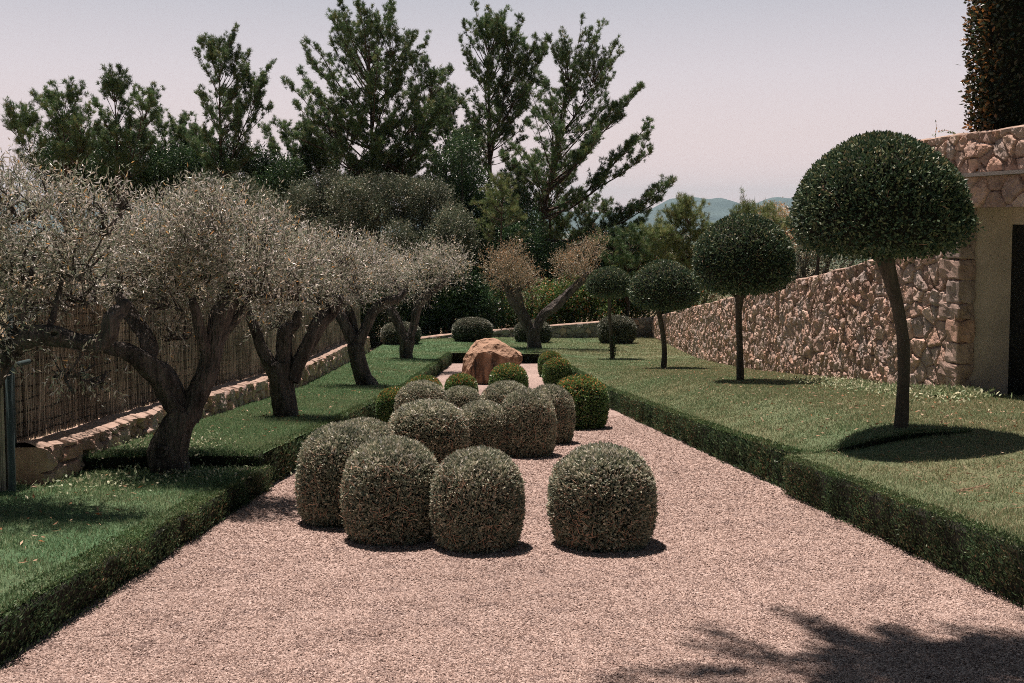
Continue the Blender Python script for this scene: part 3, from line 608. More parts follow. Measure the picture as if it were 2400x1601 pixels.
xs_ = np.linspace(-4.15, -2.46, 14); hedge('narrow dark hedge stepping up across the left lawn at the big olive', np.stack([xs_, step_l(xs_) - .06], 1), lambda x, y: lawn_l_near(x, y) - .03, lambda x, y: lawn_l(x, y) + .02, .12, 5200, 1)
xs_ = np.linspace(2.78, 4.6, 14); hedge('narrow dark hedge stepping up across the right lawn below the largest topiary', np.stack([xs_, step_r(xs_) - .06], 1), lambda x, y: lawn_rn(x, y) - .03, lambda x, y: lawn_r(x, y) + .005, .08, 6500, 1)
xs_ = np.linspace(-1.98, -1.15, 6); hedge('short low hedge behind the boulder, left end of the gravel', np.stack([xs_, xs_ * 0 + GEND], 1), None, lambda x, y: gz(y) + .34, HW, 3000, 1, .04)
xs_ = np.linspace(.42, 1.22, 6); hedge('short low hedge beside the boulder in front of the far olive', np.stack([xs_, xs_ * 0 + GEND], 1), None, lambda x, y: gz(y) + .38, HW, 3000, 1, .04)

# ---------------------------------------------------------------- boulder
c0 = np.array([0, 0, 0.])
bx0 = at(1133, 900, 25.6); bz = gz(25.6)
pxm = 25.3 / F
def bpt(px, py, dy): return ((px - 1168) * pxm, dy, (903 - py) * pxm - .03)
hp = [bpt(1082, 893, .10), bpt(1081, 845, .05), bpt(1090, 826, .12), bpt(1100, 812, .25), bpt(1118, 795, .1), bpt(1150, 792, .05), bpt(1178, 806, -.05), bpt(1212, 822, -.1), bpt(1229, 833, 0), bpt(1228, 846, .0), bpt(1221, 862, .05), bpt(1180, 890, -.15), bpt(1150, 903, -.35), bpt(1112, 903, -.35), bpt(1095, 868, -.28), bpt(1120, 822, -.30), bpt(1150, 818, -.34), bpt(1195, 838, -.36), bpt(1205, 858, -.3), bpt(1165, 870, -.42),
      bpt(1085, 895, .6), bpt(1085, 850, .75), bpt(1110, 810, .8), bpt(1160, 800, .85), bpt(1215, 830, .7), bpt(1225, 850, .6), bpt(1190, 895, .7)]
bm = bmesh.new()
for p in hp: bm.verts.new(p)
bmesh.ops.convex_hull(bm, input=bm.verts[:])
bmesh.ops.delete(bm, geom=[v for v in bm.verts if not v.link_faces], context='VERTS')
for it in range(4):
    bmesh.ops.subdivide_edges(bm, edges=bm.edges[:], cuts=1, use_grid_fill=True)
    bmesh.ops.triangulate(bm, faces=bm.faces[:])
    if it in (0, 1): bmesh.ops.smooth_vert(bm, verts=bm.verts[:], factor=.10, use_axis_x=True, use_axis_y=True, use_axis_z=True)
bm.normal_update()
Vb = np.array([v.co for v in bm.verts]); Nb = np.array([v.normal for v in bm.verts])
d = .07 * fbm(Vb[:, 0] * 1.8, Vb[:, 1] * 1.8, Vb[:, 2] * 1.3, 5) + -.08 * np.abs(fbm(Vb[:, 0] * 4, Vb[:, 1] * 4, Vb[:, 2] * 2, 4)) + .02 * fbm(Vb[:, 0] * 14, Vb[:, 1] * 14, Vb[:, 2] * 9, 3)
Vb = Vb + Nb * d[:, None]; fcs = np.array([[v.index for v in f.verts] for f in bm.faces]); bm.free()
def boulder_material():
    m, n, l, b, o = mat('sandstone'); g = n.new('ShaderNodeTexCoord'); mg = n.new('ShaderNodeMapping'); mg.inputs['Scale'].default_value = (3, 3, .55); l.new(g.outputs['Object'], mg.inputs[0])
    t = noise_node(n, l, 1.6, 8, mg.outputs[0], .65); rp = n.new('ShaderNodeValToRGB')
    set_ramp(rp, [(.36, (.045, .036, .032)), (.45, (.17, .105, .07)), (.55, (.36, .22, .145)), (.7, (.44, .30, .215))]); l.new(t.outputs[0], rp.inputs[0])
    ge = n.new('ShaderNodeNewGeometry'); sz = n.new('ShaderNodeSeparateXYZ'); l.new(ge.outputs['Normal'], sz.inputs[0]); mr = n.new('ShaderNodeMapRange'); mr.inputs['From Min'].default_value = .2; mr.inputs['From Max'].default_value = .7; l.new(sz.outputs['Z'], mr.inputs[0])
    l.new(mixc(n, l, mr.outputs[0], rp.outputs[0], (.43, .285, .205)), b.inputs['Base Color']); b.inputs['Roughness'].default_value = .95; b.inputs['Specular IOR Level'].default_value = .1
    t2 = noise_node(n, l, 9, 10, g.outputs['Object'], .7); bp = n.new('ShaderNodeBump'); bp.inputs['Strength'].default_value = .8; bp.inputs['Distance'].default_value = .06; l.new(t2.outputs[0], bp.inputs['Height']); l.new(bp.outputs[0], b.inputs['Normal'])
    return m
M['sandstone'] = boulder_material()
g = Geo(); g.add(Vb, fcs); bo = g.build('boulder', M['sandstone'], smooth=False)
bo.location = ((1168 - CX) * pxm, 25.45, gz(25.3)); tag(bo, 'large orange brown sandstone boulder with flat lit top on the gravel', 'boulder')

# ---------------------------------------------------------------- clipped ball shrubs
prof_t = np.array([0, .05, .15, .35, .52, .68, .80, .89, .95, .985, 1.0]); prof_r = np.array([.76, .84, .93, 1, .995, .95, .85, .69, .50, .28, 0])
def ball_meshes(seed, nleaf, lsz, leafmat, ntwig=700):
    gn = np.random.default_rng(seed); g = Geo()
    tt = np.linspace(0, 1, 24); th = np.linspace(0, 2 * math.pi, 33)
    rr = np.interp(tt, prof_t, prof_r)[:, None] * .475; dz = .02
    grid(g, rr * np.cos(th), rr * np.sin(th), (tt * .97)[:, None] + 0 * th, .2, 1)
    # sample the surface by area
    T = gn.random(nleaf * 6); rT = np.interp(T, prof_t, prof_r); slope = np.interp(T, (prof_t[1:] + prof_t[:-1]) / 2, np.diff(prof_r) / np.diff(prof_t))
    w = rT * np.sqrt(1 + (slope * .5) ** 2); keep = gn.random(len(T)) < w / w.max(); T = T[keep][:nleaf]; n = len(T)
    A = gn.uniform(0, 2 * math.pi, n); rT = np.interp(T, prof_t, prof_r)
    sl = np.interp(T, (prof_t[1:] + prof_t[:-1]) / 2, np.diff(prof_r) / np.diff(prof_t)) * .5
    N = unit(np.stack([np.cos(A), np.sin(A), -sl], 1))
    lump = .022 * fbm(np.cos(A) * rT * 3 + seed, np.sin(A) * rT * 3, T * 3, 3) + .02 * fbm(np.cos(A) * rT * 9 + seed, np.sin(A) * rT * 9, T * 9, 2)
    dep = -np.abs(gn.normal(0, .032, n)) + .012 * gn.random(n)
    P = np.stack([np.cos(A) * rT * .5, np.sin(A) * rT * .5, T], 1) + N * (lump + dep)[:, None]
    P[:, 2] = np.maximum(P[:, 2], .004)
    D = N * .75 + np.array([0, 0, .35]) + gn.normal(0, .65, (n, 3))
    rv = np.clip(gn.random(n) * .72 + .28 * smooth((N[:, 2] - .1) / .6) * gn.random(n) + .0, 0, 1)  # upward leaves drawn paler, the sunlit top painted in
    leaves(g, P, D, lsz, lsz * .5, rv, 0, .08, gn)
    t = Geo(); n = ntwig; T = gn.random(n) ** 1.3 * .85; A = gn.uniform(0, 2 * math.pi, n); rT = np.interp(T, prof_t, prof_r) * .5 - .006
    for k in range(n):
        p = np.array([math.cos(A[k]) * rT[k], math.sin(A[k]) * rT[k], T[k]]); nr = np.array([math.cos(A[k]), math.sin(A[k]), .0]); tg = np.array([-math.sin(A[k]), math.cos(A[k]), 0])
        d = unit(tg * gn.normal(0, .7) + np.array([0, 0, 1]) * gn.normal(.5, .6) + nr * gn.normal(.25, .25)); L = gn.uniform(.05, .14)
        tube(t, [(*(p - d * L * .5 + nr * .004), .0042), (*(p + nr * .022), .0036), (*(p + d * L * .5 + nr * .018), .0025)], 3, cap=False)
    return g, t
def ball_thing(label, seed, nleaf, lsz, m, cat, group, twm, ntwig=700):
    o = thing('ball_shrub', label, cat, (0, 0, 0), group); g, t = ball_meshes(seed, nleaf, lsz, m, ntwig)
    g.merge(t, 2).build('foliage', [m, M['ball_core'], twm], o)
    st = Geo(); tube(st, [(0, 0, -.02, .06), (.01, 0, .3, .05), (0, .01, .6, .03)], 8, .05); st.build('stem', M['smooth_bark'], o); return o
GB = 'grey green clipped ball shrubs on the gravel'; OB = 'orange tipped green ball shrubs on the gravel'; WBG = 'ball shrubs along the far wall'
def place_ball(cx, w, top, bottom=None, ratio=.92):
    if bottom is not None:
        Df = 20.0
        for _ in range(30): Df = (EYE - gz(Df)) * F / (bottom - 510)
        D = Df / (1 - .40 * w / F); wm = w / F * D; H = EYE - (top - 510) / F * D - gz(D) + .02
    else:
        D = 10.0
        for _ in range(60): D = (EYE - gz(D) - .0) * F / (top - 510 + ratio * w)
        wm = w / F * D; H = ratio * wm
    return ((cx - CX) / F * D, D, gz(D)), (wm * .965, wm * .965, H)
grey = [
 (1414.5, 253, 1063, 1308, 'single dome shaped grey green shrub at front right, standing apart'),
 (1118, 220, 1071, 1310, 'front grey green ball shrub in the middle of the group, twiggy base'),
 (913, 233, 1045, 1293, 'wide grey green ball shrub second from left in the front row'),
 (800, 220, 1011, 1249, 'leftmost large grey green ball shrub nearest the left hedge'),
 (846, 165, 990, None, 'grey green ball shrub peeking out behind the leftmost large ball'),
 (1002, 191, 950, 1105, 'broad grey green ball shrub in the middle row, left of centre'),
 (1128, 134, 951, 1082, 'narrow upright grey green shrub in the middle row centre'),
 (1237, 136, 923, 1080, 'tall straight sided grey green shrub right of the middle row centre'),
 (1290, 116, 912, 1048, 'grey green shrub tucked between the tall grey shrub and the green ball'),
 (986, 124, 899, None, 'rear left grey green ball shrub below the orange tipped ball'),
 (1079, 102, 911, None, 'small low grey green ball shrub in the rear row centre'),
 (1186, 126, 900, None, 'rear grey green ball shrub in front of the boulder base')]
protos = []
for k, (cx, w, top, bot, lab) in enumerate(grey):
    loc, sc = place_ball(cx, w, top, bot)
    if k < 3:
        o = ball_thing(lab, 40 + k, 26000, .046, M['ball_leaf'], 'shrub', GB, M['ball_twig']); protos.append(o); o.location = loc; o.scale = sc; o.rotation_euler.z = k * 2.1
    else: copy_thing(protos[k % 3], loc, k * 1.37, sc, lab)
green = [
 (1362, 132, 888, 1012, 'large glossy green ball shrub with orange tips at the right hedge'),
 (1307, 70, 844, 909, 'small dark green ball shrub, front one of the pair right of the boulder'),
 (1291, 60, 828, 887, 'small orange tipped ball shrub, rear one of the pair right of the boulder'),
 (1192, 92, 856, None, 'orange tipped green ball shrub standing in front of the boulder'),
 (1080, 79, 880, None, 'low orange tipped ball shrub at the left foot of the boulder'),
 (992, 93, 885, None, 'orange tipped ball shrub behind the rear left grey ball'),
 (925, 92, 912, None, 'dark green ball shrub against the left lawn, half hidden by grey balls')]
gproto = None
for k, (cx, w, top, bot, lab) in enumerate(green):
    loc, sc = place_ball(cx, w, top, bot, .95)
    if gproto is None:
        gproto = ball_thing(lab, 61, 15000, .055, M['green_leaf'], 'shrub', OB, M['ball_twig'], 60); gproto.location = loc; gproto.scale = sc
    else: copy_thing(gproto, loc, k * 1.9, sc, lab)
M['wall_ball_leaf'] = leaf_mat('wall_ball_leaf', [(0, (.03, .042, .032)), (.5, (.075, .085, .062)), (.85, (.13, .125, .095)), (1, (.22, .18, .13))], .45, .15, .45, None, .3, 4)
wproto = None
for k, (cx, w, top, bot, lab) in enumerate([
 (1107, 92, 746, 811, 'large dusty green ball shrub at the far wall, left of the boulder top'),
 (938, 90, 756, 813, 'round dusty green shrub at the far wall behind the fourth olive'),
 (1249, 84, 752, 809, 'round green shrub at the far wall hidden behind the forked olive trunk'),
 (1447, 86, 741, 800, 'wide dark green ball shrub at the far wall behind the smallest topiary')]):
    D = 39.0 if k != 1 else 37.5; wm = w / F * D; loc = np.array([(cx - CX) / F * D, D, 0]); loc[2] = lawn_b(loc[0], D); H = EYE - (top - 510) / F * D - loc[2]
    if wproto is None:
        wproto = ball_thing(lab, 71, 13000, .05, M['wall_ball_leaf'], 'shrub', WBG, M['ball_twig'], 60); wproto.location = loc; wproto.scale = (wm, wm, H)
    else: copy_thing(wproto, loc, k * 1.9, (wm, wm, H), lab)

# ---------------------------------------------------------------- dome topped topiary trees
dome_t = np.array([-.34, -.31, -.22, -.08, .08, .25, .45, .62, .75, .86, .94, 1.0]); dome_r = np.array([0, .55, .86, .97, 1, .975, .89, .765, .625, .46, .30, 0])
def dome(seed, nleaf, lsz, wm, hm, flat):
    """crown, origin at its widest height: radius wm/2, reaching hm above and flat*hm below"""
    gn = np.random.default_rng(seed); g = Geo(); dt = np.where(dome_t < 0, dome_t / .34 * flat, dome_t)
    tt = np.linspace(dt[0], 1, 26); th = np.linspace(0, 2 * math.pi, 41); rr = np.interp(tt, dt, dome_r)[:, None] * .95 * wm / 2
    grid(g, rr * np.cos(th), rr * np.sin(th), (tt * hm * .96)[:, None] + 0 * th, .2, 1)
    # area weighted profile sampling
    q = np.linspace(0, 1, 400); tq = dt[0] + (1 - dt[0]) * q; rq = np.interp(tq, dt, dome_r) * wm / 2; zq = tq * hm
    ds = np.hypot(np.gradient(rq), np.gradient(zq)); w = rq * ds + 1e-6; cdf = np.cumsum(w) / w.sum()
    i = np.searchsorted(cdf, gn.random(nleaf)).clip(0, 399); A = gn.uniform(0, 2 * math.pi, nleaf)
    nr, nz = np.gradient(zq)[i], -np.gradient(rq)[i]; N = unit(np.stack([np.cos(A) * nr, np.sin(A) * nr, nz], 1))
    lump = .02 * fbm(np.cos(A) * rq[i] * 4 + seed, np.sin(A) * rq[i] * 4, zq[i] * 4, 3); dep = -np.abs(gn.normal(0, .042, nleaf)) + .012 * gn.random(nleaf)
    low = (N[:, 2] < -.15); dep = dep + low * gn.normal(0, .045, nleaf)
    P = np.stack([np.cos(A) * rq[i], np.sin(A) * rq[i], zq[i]], 1) + N * (lump + dep)[:, None]
    D = N * .7 + np.array([0, 0, .25]) + gn.normal(0, .6, (nleaf, 3))
    rv = np.clip(gn.random(nleaf) * .8 + .2 * smooth((N[:, 2] - .2) / .5) * gn.random(nleaf), 0, 1)  # lit crown top put into the colour: upward leaves draw tanner values
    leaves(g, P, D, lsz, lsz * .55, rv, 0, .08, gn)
    t = Geo(); n = 260; k_ = np.searchsorted(cdf, gn.random(n)).clip(0, 399)
    for k in k_:
        a = gn.uniform(0, 2 * math.pi); p = np.array([math.cos(a) * rq[k], math.sin(a) * rq[k], zq[k]]); d = rdir(1, gn)[0]; L = gn.uniform(.05, .13)
        if zq[k] > .4 * hm: continue
        tube(t, [(*(p - d * L / 2), .003), (*(p + d * L / 2), .0018)], 3, cap=False)
    return g, t
TG = 'dome topped topiary trees on the right lawn'
topi = [  # base px, D, crown centre px, width px, widest y, top y, bottom y, trunk way points (px, py, width px)
 (2111, 997, 10.0, 2060, 390, 524, 314, 592, [(2111, 1000, 31), (2117, 905, 28), (2117, 806, 28), (2106, 730, 28), (2087, 653, 33), (2068, 585, 46), (2064, 545, 40)], 'largest dark green dome topiary with curved grey trunk at right', 31000, .045),
 (1735, 894, 17.5, 1743, 231, 617, 502, 684, [(1735, 897, 18), (1734, 820, 15), (1731, 740, 15), (1734, 700, 19), (1737, 660, 18)], 'second largest dome topiary with straight trunk before the stone wall', 19000, .055),
 (1555, 874, 25.9, 1557, 159, 685, 610, 724, [(1555, 877, 14), (1557, 815, 12), (1550, 760, 12), (1543, 725, 13), (1548, 700, 14)], 'third dome topiary with slightly bent trunk and leaf litter at its foot', 13000, .062),
 (1436, 841, 31.9, 1428, 105, 669, 626, 694, [(1436, 843, 10), (1432, 790, 9), (1429, 740, 8), (1428, 690, 8)], 'smallest, farthest dome topiary with thin ivy grown trunk', 9000, .065)]
for bx_, by_, D, ccx, w, wy, ty_, boty, way, lab, nl, lsz in topi:
    b = at(bx_, by_, D); b[2] = lawn_r(b[0], D); zc = EYE - (wy - 510) / F * D; hm = (wy - ty_) / F * D; wm = w / F * D; xc_ = (ccx - CX) / F * D
    flat = (boty - wy) / (wy - ty_)
    o = thing('topiary_tree', lab, 'tree', b, TG)
    g, t = dome(int(D * 7), nl, lsz, wm, hm, flat); off = np.array([xc_, D, zc]) - b
    for q in (g, t):
        for k in range(len(q.v)): q.v[k] = q.v[k] + off
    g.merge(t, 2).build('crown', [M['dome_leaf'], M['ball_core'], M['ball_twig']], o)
    pts = []
    for px, py, wd in way:
        p = at(px, py, D) - b; pts.append((p[0], 0, p[2], wd / 2 / F * D))
    pts[0] = (pts[0][0], 0, -.1, pts[0][3] * 1.1); g = Geo(); tube(g, spline(pts, .04), 14, .05, seed=D); 
    if D < 20:
        for s_ in (-1, 1): tube(g, spline([(pts[-2][0], 0, pts[-2][2] - .05, .03), (pts[-2][0] + s_ * .14, .03, pts[-2][2] + .1, .022), (pts[-2][0] + s_ * .32, .05, pts[-2][2] + .2, .014)], .05), 8)
    g.build('trunk', M['smooth_bark'], o, True)
    if D > 30:
        g = Geo(); n = 500; gn = np.random.default_rng(4); zz = gn.random(n) * .75; leaves(g, np.stack([gn.normal(0, .05, n), gn.normal(0, .05, n), zz], 1), rdir(n, gn), .06, .04, None, 0, 0, gn); g.build('ivy', M['dark_shrub_leaf'], o)

# ---------------------------------------------------------------- olive trees
def shoots(g, tw, C, Rad, n, gen, lsz, lpn, upbias=.5, droop=0.0, wr=.22, bright=1.0, outb=.8):
    """leafy shoots through an ellipsoid of centre C and radii Rad"""
    q = rdir(n, gen) * (gen.random((n, 1)) ** (1 / 2.2)); P0 = C + q * Rad
    lumps = fbm(P0[:, 0] * 3.1, P0[:, 1] * 3.1, P0[:, 2] * 3.1, 3); k = lumps > -.06 - .25 * gen.random(n); P0, q = P0[k], q[k]; n = len(P0)
    D = unit(q * outb + np.array([0, 0, upbias]) + gen.normal(0, .45, (n, 3)) - np.array([0, 0, droop])); L = gen.uniform(.5, 1.3, n) * lsz * 5
    for j in range(lpn):
        s = (j + gen.random(n)) / lpn; P = P0 + D * (L * s)[:, None]
        ld = unit(D * .8 + gen.normal(0, .62, (n, 3))); leaves(g, P, ld, lsz, lsz * wr, gen.random(n) * bright, 0, .03, gen)
    if tw is not None:
        T = unit(np.cross(D, rdir(n, gen))) * .0022; E = P0 + D * L[:, None]
        V = np.stack([P0 - T, P0 + T, E + T * .4, E - T * .4], 1).reshape(-1, 3); tw.add(V, np.arange(4 * n).reshape(-1, 4), np.repeat(gen.random(n), 4))
def olive(name, label, D, base, limbs, blobs, dens, lsz, lpn, leafm, group, seed, seg=30, knots=(), zf=lawn_l):
    """limbs: lists of (px, py, depth offset, width px); the first is the trunk. blobs: (px, py, rx px, ry px, depth offset, rel density, upbias, droop)"""
    gen = np.random.default_rng(seed); b = at(*base, D); b[2] = zf(b[0], D)
    o = thing(name, label, 'tree', b, group)
    for k, lb in enumerate(limbs):
        pts = []
        for px, py, dd, wd in lb:
            p = at(px, py, D + dd) - b; pts.append((*p, wd / 2 / F * (D + dd)))
        if k == 0: pts[0] = (pts[0][0], pts[0][1], -.12, pts[0][3])
        g = Geo(); tube(g, spline(pts, .03), seg, .17, seed=seed + k, ridge=.075); g.build('trunk' if k == 0 else 'limb', M['olive_bark'], o, True)
    for px, py, dd, rw in knots:
        p = at(px, py, D + dd) - b; r_ = rw / F * D; g = Geo(); th = np.linspace(0, 2 * math.pi, 15)
        tube(g, np.stack([p[0] + r_ * np.cos(th), p[1] - .25 * r_ * np.sin(th) ** 2, p[2] + .75 * r_ * np.sin(th), th * 0 + r_ * .34], 1), 8, .1, seed=px, cap=False)
        g.add(np.stack([p[0] + r_ * np.cos(th[:-1]), p[1] + 0 * th[:-1], p[2] + .75 * r_ * np.sin(th[:-1])], 1), [list(range(14))], .1, 1); g.build('knot_hole', [M['olive_bark'], M['ball_core']], o, True)  # dark disc closes the ring, painting the shade inside the hollow
    g, tw = Geo(), Geo()
    for px, py, rx, ry, dd, dn, ub, dr in blobs:
        c = at(px, py, D + dd) - b; s = (D + dd) / F; rd = np.array([rx * s, (rx + ry) * .65 * s, ry * s])
        n = int(.85 * dens * dn * rd[0] * rd[1] * rd[2] * 4.19); shoots(g, tw, c, rd, n, gen, lsz, lpn, ub, dr)
        # inner fine branches
        for _ in range(10):
            e = c + rdir(1, gen)[0] * rd * .8; st = c + np.array([gen.normal(0, rd[0] * .25), 0, -rd[2] * .8]); md = (st + e) / 2 + gen.normal(0, .06, 3)
            tube(tw, spline([(*st, .012), (*md, .008), (*e, .003)], .08), 5, r=.3, cap=False)
    g.merge(tw, 1).build('crown', [leafm, M['olive_bark']], o)
    return o
OG = 'old olive trees in a row on the left lawn'
# first olive: trunk splits into two thick limbs
olive('olive_tree', 'big gnarled olive with dark V shaped trunk and swollen hollow base, front left', 9.1, (405, 1100),
 [[(404, 1108, 0, 82), (400, 1060, 0, 84), (415, 1005, 0, 74), (436, 960, 0, 66)],
  [(392, 1112, -.06, 46), (380, 1085, -.08, 56), (378, 1055, -.07, 52), (392, 1015, -.03, 40), (410, 980, 0, 24)],
  [(432, 985, .02, 60), (405, 930, .0, 58), (380, 885, -.05, 56), (342, 850, -.12, 50), (300, 825, -.2, 42), (262, 815, -.3, 34), (240, 805, -.35, 24)],
  [(436, 980, 0, 56), (462, 925, .05, 50), (490, 860, .1, 48), (505, 790, .12, 48), (520, 735, .15, 52), (545, 690, .2, 44), (565, 640, .3, 24)],
  [(350, 850, -.1, 40), (345, 800, 0, 36), (322, 760, .1, 32), (296, 725, .15, 30), (280, 690, .2, 18)],
  [(497, 850, .1, 30), (475, 800, 0, 26), (462, 740, -.1, 22), (450, 700, -.15, 16)],
  [(508, 790, .1, 32), (540, 760, .2, 26), (568, 730, .3, 22), (590, 690, .35, 14)]],
 [(390, 590, 130, 120, .3, 1, .5, 0), (500, 560, 120, 110, .2, 1, .6, 0), (600, 600, 110, 120, .2, 1, .4, 0), (440, 655, 120, 60, .7, 1, .3, 0), (330, 660, 100, 60, .7, 1, .3, 0), (630, 670, 70, 55, .4, .9, .3, .1), (410, 760, 55, 45, .55, .5, 0, .5), (390, 690, 60, 40, -.1, .5, .2, 0), (270, 600, 110, 110, .5, 1, .5, 0), (480, 500, 60, 50, .2, .8, 1, 0), (690, 640, 50, 80, .3, .8, .2, .1)],
 2100, .052, 9, M['olive_leaf'], OG, 101, knots=((377, 1058, -.16, 15),))
olive('olive_tree', 'olive leaning in from the left frame edge with hollow horizontal branch', 7.3, (-125, 1235),
 [[(-125, 1240, -.2, 95), (-110, 1120, -.2, 90), (-90, 1000, -.1, 80), (-50, 910, -.05, 74), (0, 845, 0, 62), (30, 815, 0, 54)],
  [(5, 838, 0, 56), (45, 800, 0, 50), (100, 786, 0, 48), (160, 796, .05, 40), (215, 806, .05, 40), (240, 802, .05, 42), (258, 775, .05, 38), (264, 745, .05, 36), (285, 726, .1, 32), (300, 705, .1, 18)],
  [(-50, 915, 0, 50), (-90, 820, .1, 44), (-100, 700, .2, 36), (-60, 600, .3, 22)],
  [(60, 795, 0, 20), (50, 740, 0, 15), (70, 660, 0, 11), (80, 600, .1, 7)],
  [(110, 785, 0, 18), (130, 720, .1, 13), (150, 640, .2, 8)]],
 [(60, 560, 130, 130, .2, 1, .5, 0), (-70, 600, 140, 150, .3, 1, .4, 0), (180, 570, 120, 110, .2, 1, .5, 0), (80, 680, 120, 60, .4, 1, .4, 0), (200, 660, 100, 60, .5, 1, .4, 0), (40, 460, 80, 70, .3, .9, .8, 0), (110, 455, 90, 60, .3, .8, 1, 0), (-20, 470, 80, 70, .3, .8, .8, 0), (240, 500, 60, 60, .3, .8, .8, 0), (275, 450, 26, 46, .3, .7, 1.2, 0), (-60, 760, 110, 80, -.1, 1, 0, .1), (30, 760, 60, 50, 0, .8, .1, .1), (160, 850, 75, 42, -.1, .75, 0, .4), (225, 880, 40, 22, -.1, .7, 0, .5)],
 1900, .048, 9, M['olive_leaf'], OG, 102, knots=((128, 782, -.085, 12),), zf=lawn_l_near)
olive('olive_tree', 'second olive in the row with three branches and mottled trunk', 13.6, (668, 985),
 [[(668, 992, 0, 62), (664, 940, 0, 54), (660, 890, 0, 52), (655, 850, 0, 50)],
  [(648, 880, 0, 34), (620, 830, -.05, 28), (600, 780, -.1, 24), (585, 740, -.1, 20), (570, 700, -.1, 12)],
  [(664, 880, 0, 40), (664, 830, .05, 36), (668, 780, .05, 34), (690, 760, .1, 24), (700, 730, .1, 14)],
  [(685, 895, 0, 30), (700, 850, .1, 34), (725, 800, .15, 34), (755, 750, .2, 36), (780, 725, .25, 32), (800, 690, .3, 16)]],
 [(640, 670, 70, 80, 0, 1, .4, 0), (700, 640, 80, 80, .2, 1, .5, 0), (770, 650, 80, 80, .3, 1, .5, 0), (830, 630, 70, 70, .5, 1, .5, 0), (640, 740, 50, 35, .4, .7, .1, .3), (740, 680, 70, 40, .5, 1, .3, .1), (720, 580, 60, 50, .2, .8, .8, 0), (800, 590, 60, 40, .4, .8, .8, 0)],
 820, .062, 8, M['olive_leaf'], OG, 103)
olive('olive_tree', 'third olive in the row, trunk leaning strongly to the left', 20.8, (866, 908),
 [[(868, 914, 0, 46), (850, 880, 0, 38), (838, 840, 0, 36), (833, 806, 0, 36)],
  [(836, 815, 0, 30), (815, 775, 0, 26), (798, 740, 0, 24), (788, 725, 0, 22), (780, 700, .1, 12)],
  [(838, 812, 0, 26), (858, 765, .1, 24), (875, 730, .1, 24), (905, 708, .2, 24), (935, 698, .2, 18), (950, 680, .2, 10)],
  [(832, 800, .1, 22), (825, 750, .2, 20), (815, 715, .2, 14)]],
 [(770, 660, 60, 50, 0, 1, .4, 0), (830, 640, 70, 55, .2, 1, .5, 0), (890, 640, 60, 50, .3, 1, .5, 0), (860, 690, 60, 30, .2, .9, .2, 0), (940, 650, 40, 40, .3, .9, .5, 0), (800, 600, 50, 40, .3, .8, .7, 0), (880, 595, 50, 30, .3, .8, .8, 0)],
 560, .075, 7, M['olive_leaf'], OG, 104)
olive('olive_tree', 'fourth olive in the row, forked trunk before a round wall shrub', 29.6, (954, 844),
 [[(954, 849, 0, 32), (952, 820, 0, 30), (955, 797, 0, 32)],
  [(950, 802, 0, 22), (935, 765, 0, 22), (920, 735, 0, 22), (910, 710, 0, 14)],
  [(960, 800, 0, 20), (970, 760, .1, 18), (980, 720, .1, 20), (1000, 695, .1, 18), (1025, 675, .2, 15), (1042, 658, .2, 15)]],
 [(925, 650, 50, 45, 0, 1, .5, 0), (980, 640, 60, 45, .2, 1, .5, 0), (1040, 620, 50, 45, .4, 1, .5, 0), (960, 690, 45, 25, 0, .8, .2, 0), (1080, 630, 30, 35, .5, .8, .5, 0), (1000, 600, 40, 30, .3, .8, .8, 0)],
 300, .095, 7, M['olive_leaf'], OG, 105)
olive('olive_tree', 'far olive with two golden leaf heads on a wide forked trunk', 36, (1253, 817),
 [[(1254, 822, 0, 34), (1252, 795, 0, 30), (1250, 768, 0, 34)],
  [(1243, 775, 0, 24), (1226, 740, 0, 26), (1206, 705, 0, 26), (1192, 675, 0, 20), (1185, 655, 0, 12)],
  [(1222, 722, 0, 16), (1214, 690, -.2, 16), (1214, 665, -.2, 10)],
  [(1256, 772, 0, 24), (1272, 740, .1, 22), (1305, 715, .2, 22), (1340, 680, .3, 18), (1375, 648, .3, 16), (1392, 640, .4, 12)]],
 [(1190, 640, 55, 42, 0, 1, .6, 0), (1230, 655, 40, 32, 0, .9, .4, 0), (1200, 600, 34, 34, 0, .8, 1, 0), (1160, 610, 30, 30, 0, .8, .8, 0), (1335, 625, 40, 40, .2, 1, .6, 0), (1370, 610, 40, 40, .3, .9, .7, 0), (1400, 575, 25, 30, .4, .7, .8, 0), (1235, 690, 20, 20, 0, .6, 0, .4)],
 420, .08, 7, M['olive_leaf_gold'], OG, 106, zf=lawn_b)

